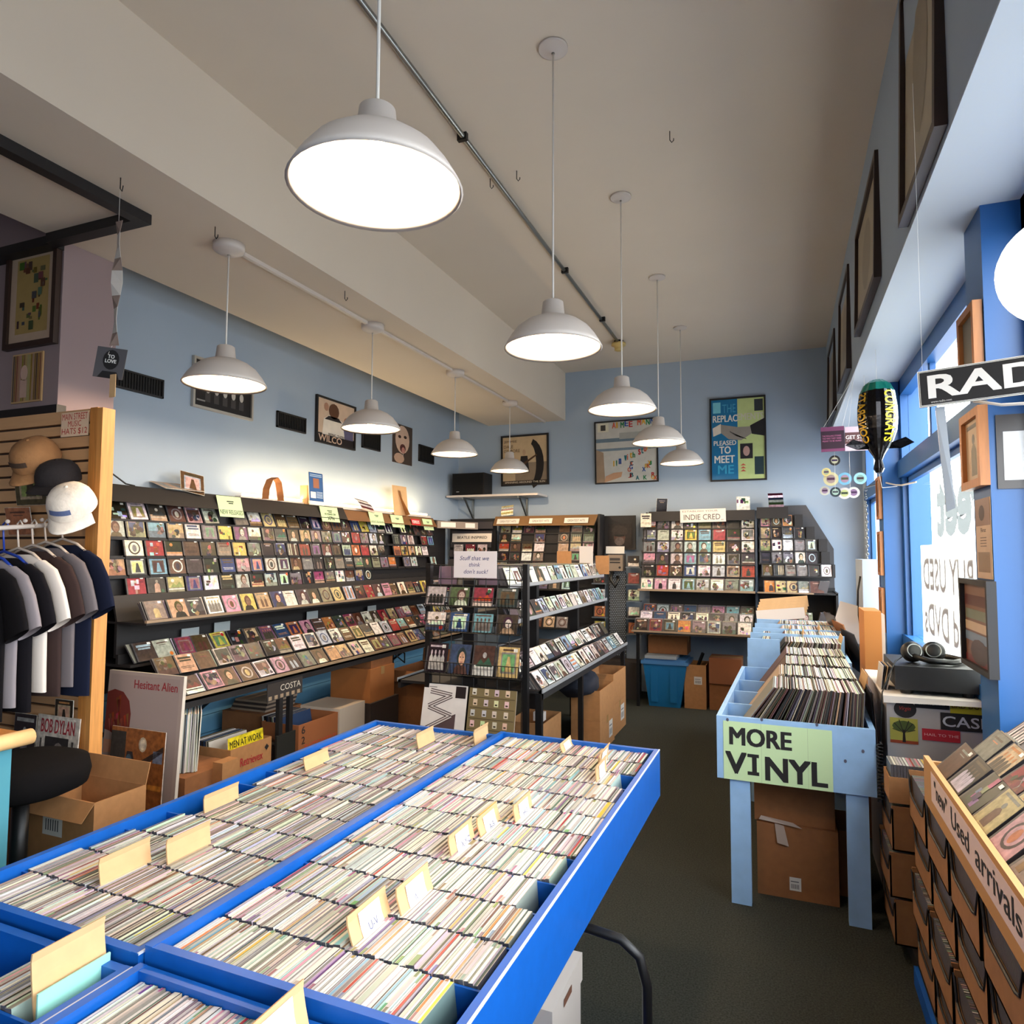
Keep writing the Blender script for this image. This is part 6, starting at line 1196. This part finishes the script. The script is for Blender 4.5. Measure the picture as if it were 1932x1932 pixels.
def bin_(x0, x1, y0, y1, z0, z1, label, cut, seed):
    r = random.Random(seed); t = thing('disc_bin', ((x0+x1)/2, (y0+y1)/2, z0), label, 'bin', 'cardboard disc bins'); th = .006
    MB().box(x0, x1, y0, y0+th, z0, z1).box(x0, x1, y1-th, y1, z0, z1).box(x1-th, x1, y0, y1, z0, z1).box(x0, x1, y0, y1, z0, z0+th).build('body', BINC, t)
    zc = z0+(z1-z0)*cut; ym = (y0+y1)/2; pts = [(y0, z0), (y1, z0), (y1, z1-.01), (y1-.03, zc+.01), (y1-.06, zc), (y0+.06, zc), (y0+.03, zc+.01), (y0, z1-.01)]; nn = len(pts)
    MB().add([(x0, *p) for p in pts]+[(x0+th, *p) for p in pts], [tuple(range(nn))[::-1], tuple(range(nn, 2*nn))]+[(i, (i+1) % nn, nn+(i+1) % nn, nn+i) for i in range(nn)]).build('scooped_front', BINC, t)
    MB().tube([(x0, *p) for p in pts[2:]], .004, 6).build('dark_edge', BLACK, t)
    y = y0+.02
    while y < y1-.04:
        filed_cd((x0+.008, y, z0+.02), (1, 0, 0), (0, .22, .97), (0, .97, -.22), r.choice('kkndrgtlw'), 'bin', L=.14, H=min(.14, z1-z0-.015)); y += .0112
PY = ((3.12, 3.42), (2.70, 3.01), (2.36, 2.67), (2.02, 2.33), (1.68, 1.99), (1.34, 1.65))
for i, (a, b) in enumerate(PY):
    for k in range(4):
        if i == 0 and k == 3: continue
        z0 = .07+.18*k; bin_(.43+(.0 if k % 2 else .012)-.06*(i == 0), .62-.25*(i == 0)*0, a, b, z0, z0+.172, 'cardboard disc bin in the %s column from the cabinet, %s' % (nth(i+1), ('bottom tier', 'second tier', 'third tier', 'top tier')[k]), .5, 10*i+k)
t = thing('disc_box', (.46, 3.2, .612), 'open cardboard box of upright discs at the head of the bins', 'box')
bx = MB().box(.375, .58, 3.12, 3.126, .615, .715).box(.375, .58, 3.26, 3.266, .615, .715).box(.375, .381, 3.126, 3.26, .615, .715).box(.574, .58, 3.126, 3.26, .615, .715).box(.375, .58, 3.126, 3.26, .615, .62); bx.build('body', CARD, t)
for i in range(17): filed_cd((.385+.011*i, 3.13, .622), (0, 1, 0), (0, 0, 1), (1, 0, 0), ur.choice('wlpbgywkr'), 'bin', L=.125, H=.14)
tag(B(.425, .44, 1.2, 3.0, 0, .066).build('plinth', TRAYBLUE), 'blue plinth board under the cardboard disc bins', 'plinth')
tag(B(.44, .70, 1.2, 3.37, 0, .068).build('plinth_board', BLACK), 'black plinth carrying the cardboard disc bins', 'plinth')
# box and cloth beneath the trays
t = thing('archive_box', (-.65, 2.0, 0), 'white archive box with hand slot on the floor under the trays', 'box')
MB().box(-1.0, -.635, 1.90, 2.20, 0, .24).build('body', WHITE, t); MB().box(-1.005, -.63, 1.895, 2.205, .22, .305).build('lid', WHITE, t)
M = frame((-.629, 2.0, .255), (0, 1, 0), (0, 0, 1)); MB().quad(0, 0, .08, .022, .001, (110, 70, 50), M=M).build('hand_slot', PRINTM, t)
tag(MB().lathe([(.0, .0), (.22, 0), (.2, .08), (.12, .13), (0, .14)], (-.62, 1.62, 0), 14).build('cloth_bundle', mat('royal_cloth', (36, 60, 150), .9), None, True), 'royal blue cloth bundle on the floor under the trays', 'cloth')
# ------------------------------------------------------------------ turn the collected discs and records into objects
def shorten(s):
    for a, b in (('from the near end', 'from near end'), ('from the left end', 'from left'), (' display row', ' row'), (' of the ', ' of '), ('from far end', 'from far end')): s = s.replace(a, b)
    return s
def in_view(p): x, y, w = project(p); return w > .1 and -60 < x < 2000 and -60 < y < 2300
def size(rec):
    c, M, key, where, w, h, i, st = rec
    if not in_view(c): return -1
    d = CAM-c; n_ = M.to_3x3() @ Vector((0, 0, 1)); return w*h*max(.05, n_.dot(d.normalized()))/d.length_squared
order = sorted(FACE, key=size, reverse=True); stuff = MB()
for j, rec in enumerate(order):
    if size(rec) < 0: continue
    if j < 300:
        mb = MB(); st = emit_face(mb, rec); o = mb.build('display_cd', PRINT)
        tag(o, '%s %s CD, %s' % (NAMES[rec[2]], STYN[st], shorten(rec[3])), 'CD', 'CDs displayed cover forward')
    else: emit_face(stuff, rec)
if stuff.v: tag(stuff.build('distant_display_cds', PRINT), 'smaller cover-forward CDs on the distant racks', 'CDs', kind='stuff')
fo = sorted([r for r in FILED if 'tray' in r[6] and in_view(r[0])], key=lambda r: (r[0]-CAM).length); near = set(r[10] for r in fo[:300])
stuff = MB()
for rec in FILED:
    if rec[10] in near:
        mb = MB(); emit_filed(mb, rec); tag(mb.build('filed_cd', SPINE), '%s spined CD, %s' % (NAMES[rec[5]], shorten(rec[6])), 'CD', 'CDs filed spine up in the blue trays')
    elif in_view(rec[0]) or 'tray' not in rec[6]: emit_filed(stuff, rec)
tag(stuff.build('more_filed_cds', SPINE), 'farther rows of CDs filed spine up', 'CDs', kind='stuff')
lo_ = sorted([r for r in LPS if in_view(r[0])], key=lambda r: (r[0]-CAM).length*(1 if 'powder' in r[3] else 1.15)); near = set(r[4] for r in lo_[:300]); stuff = MB()
for rec in LPS:
    if rec[4] in near:
        mb = MB(); emit_lp(mb, rec); tag(mb.build('vinyl_record', PRINTM), '%s record sleeve, %s' % (NAMES[rec[2]], shorten(rec[3])), 'record', 'records filed in crates and boxes')
    else: emit_lp(stuff, rec)
if stuff.v: tag(stuff.build('more_vinyl_records', PRINTM), 'farther rows of record sleeves filed on edge', 'records', kind='stuff')
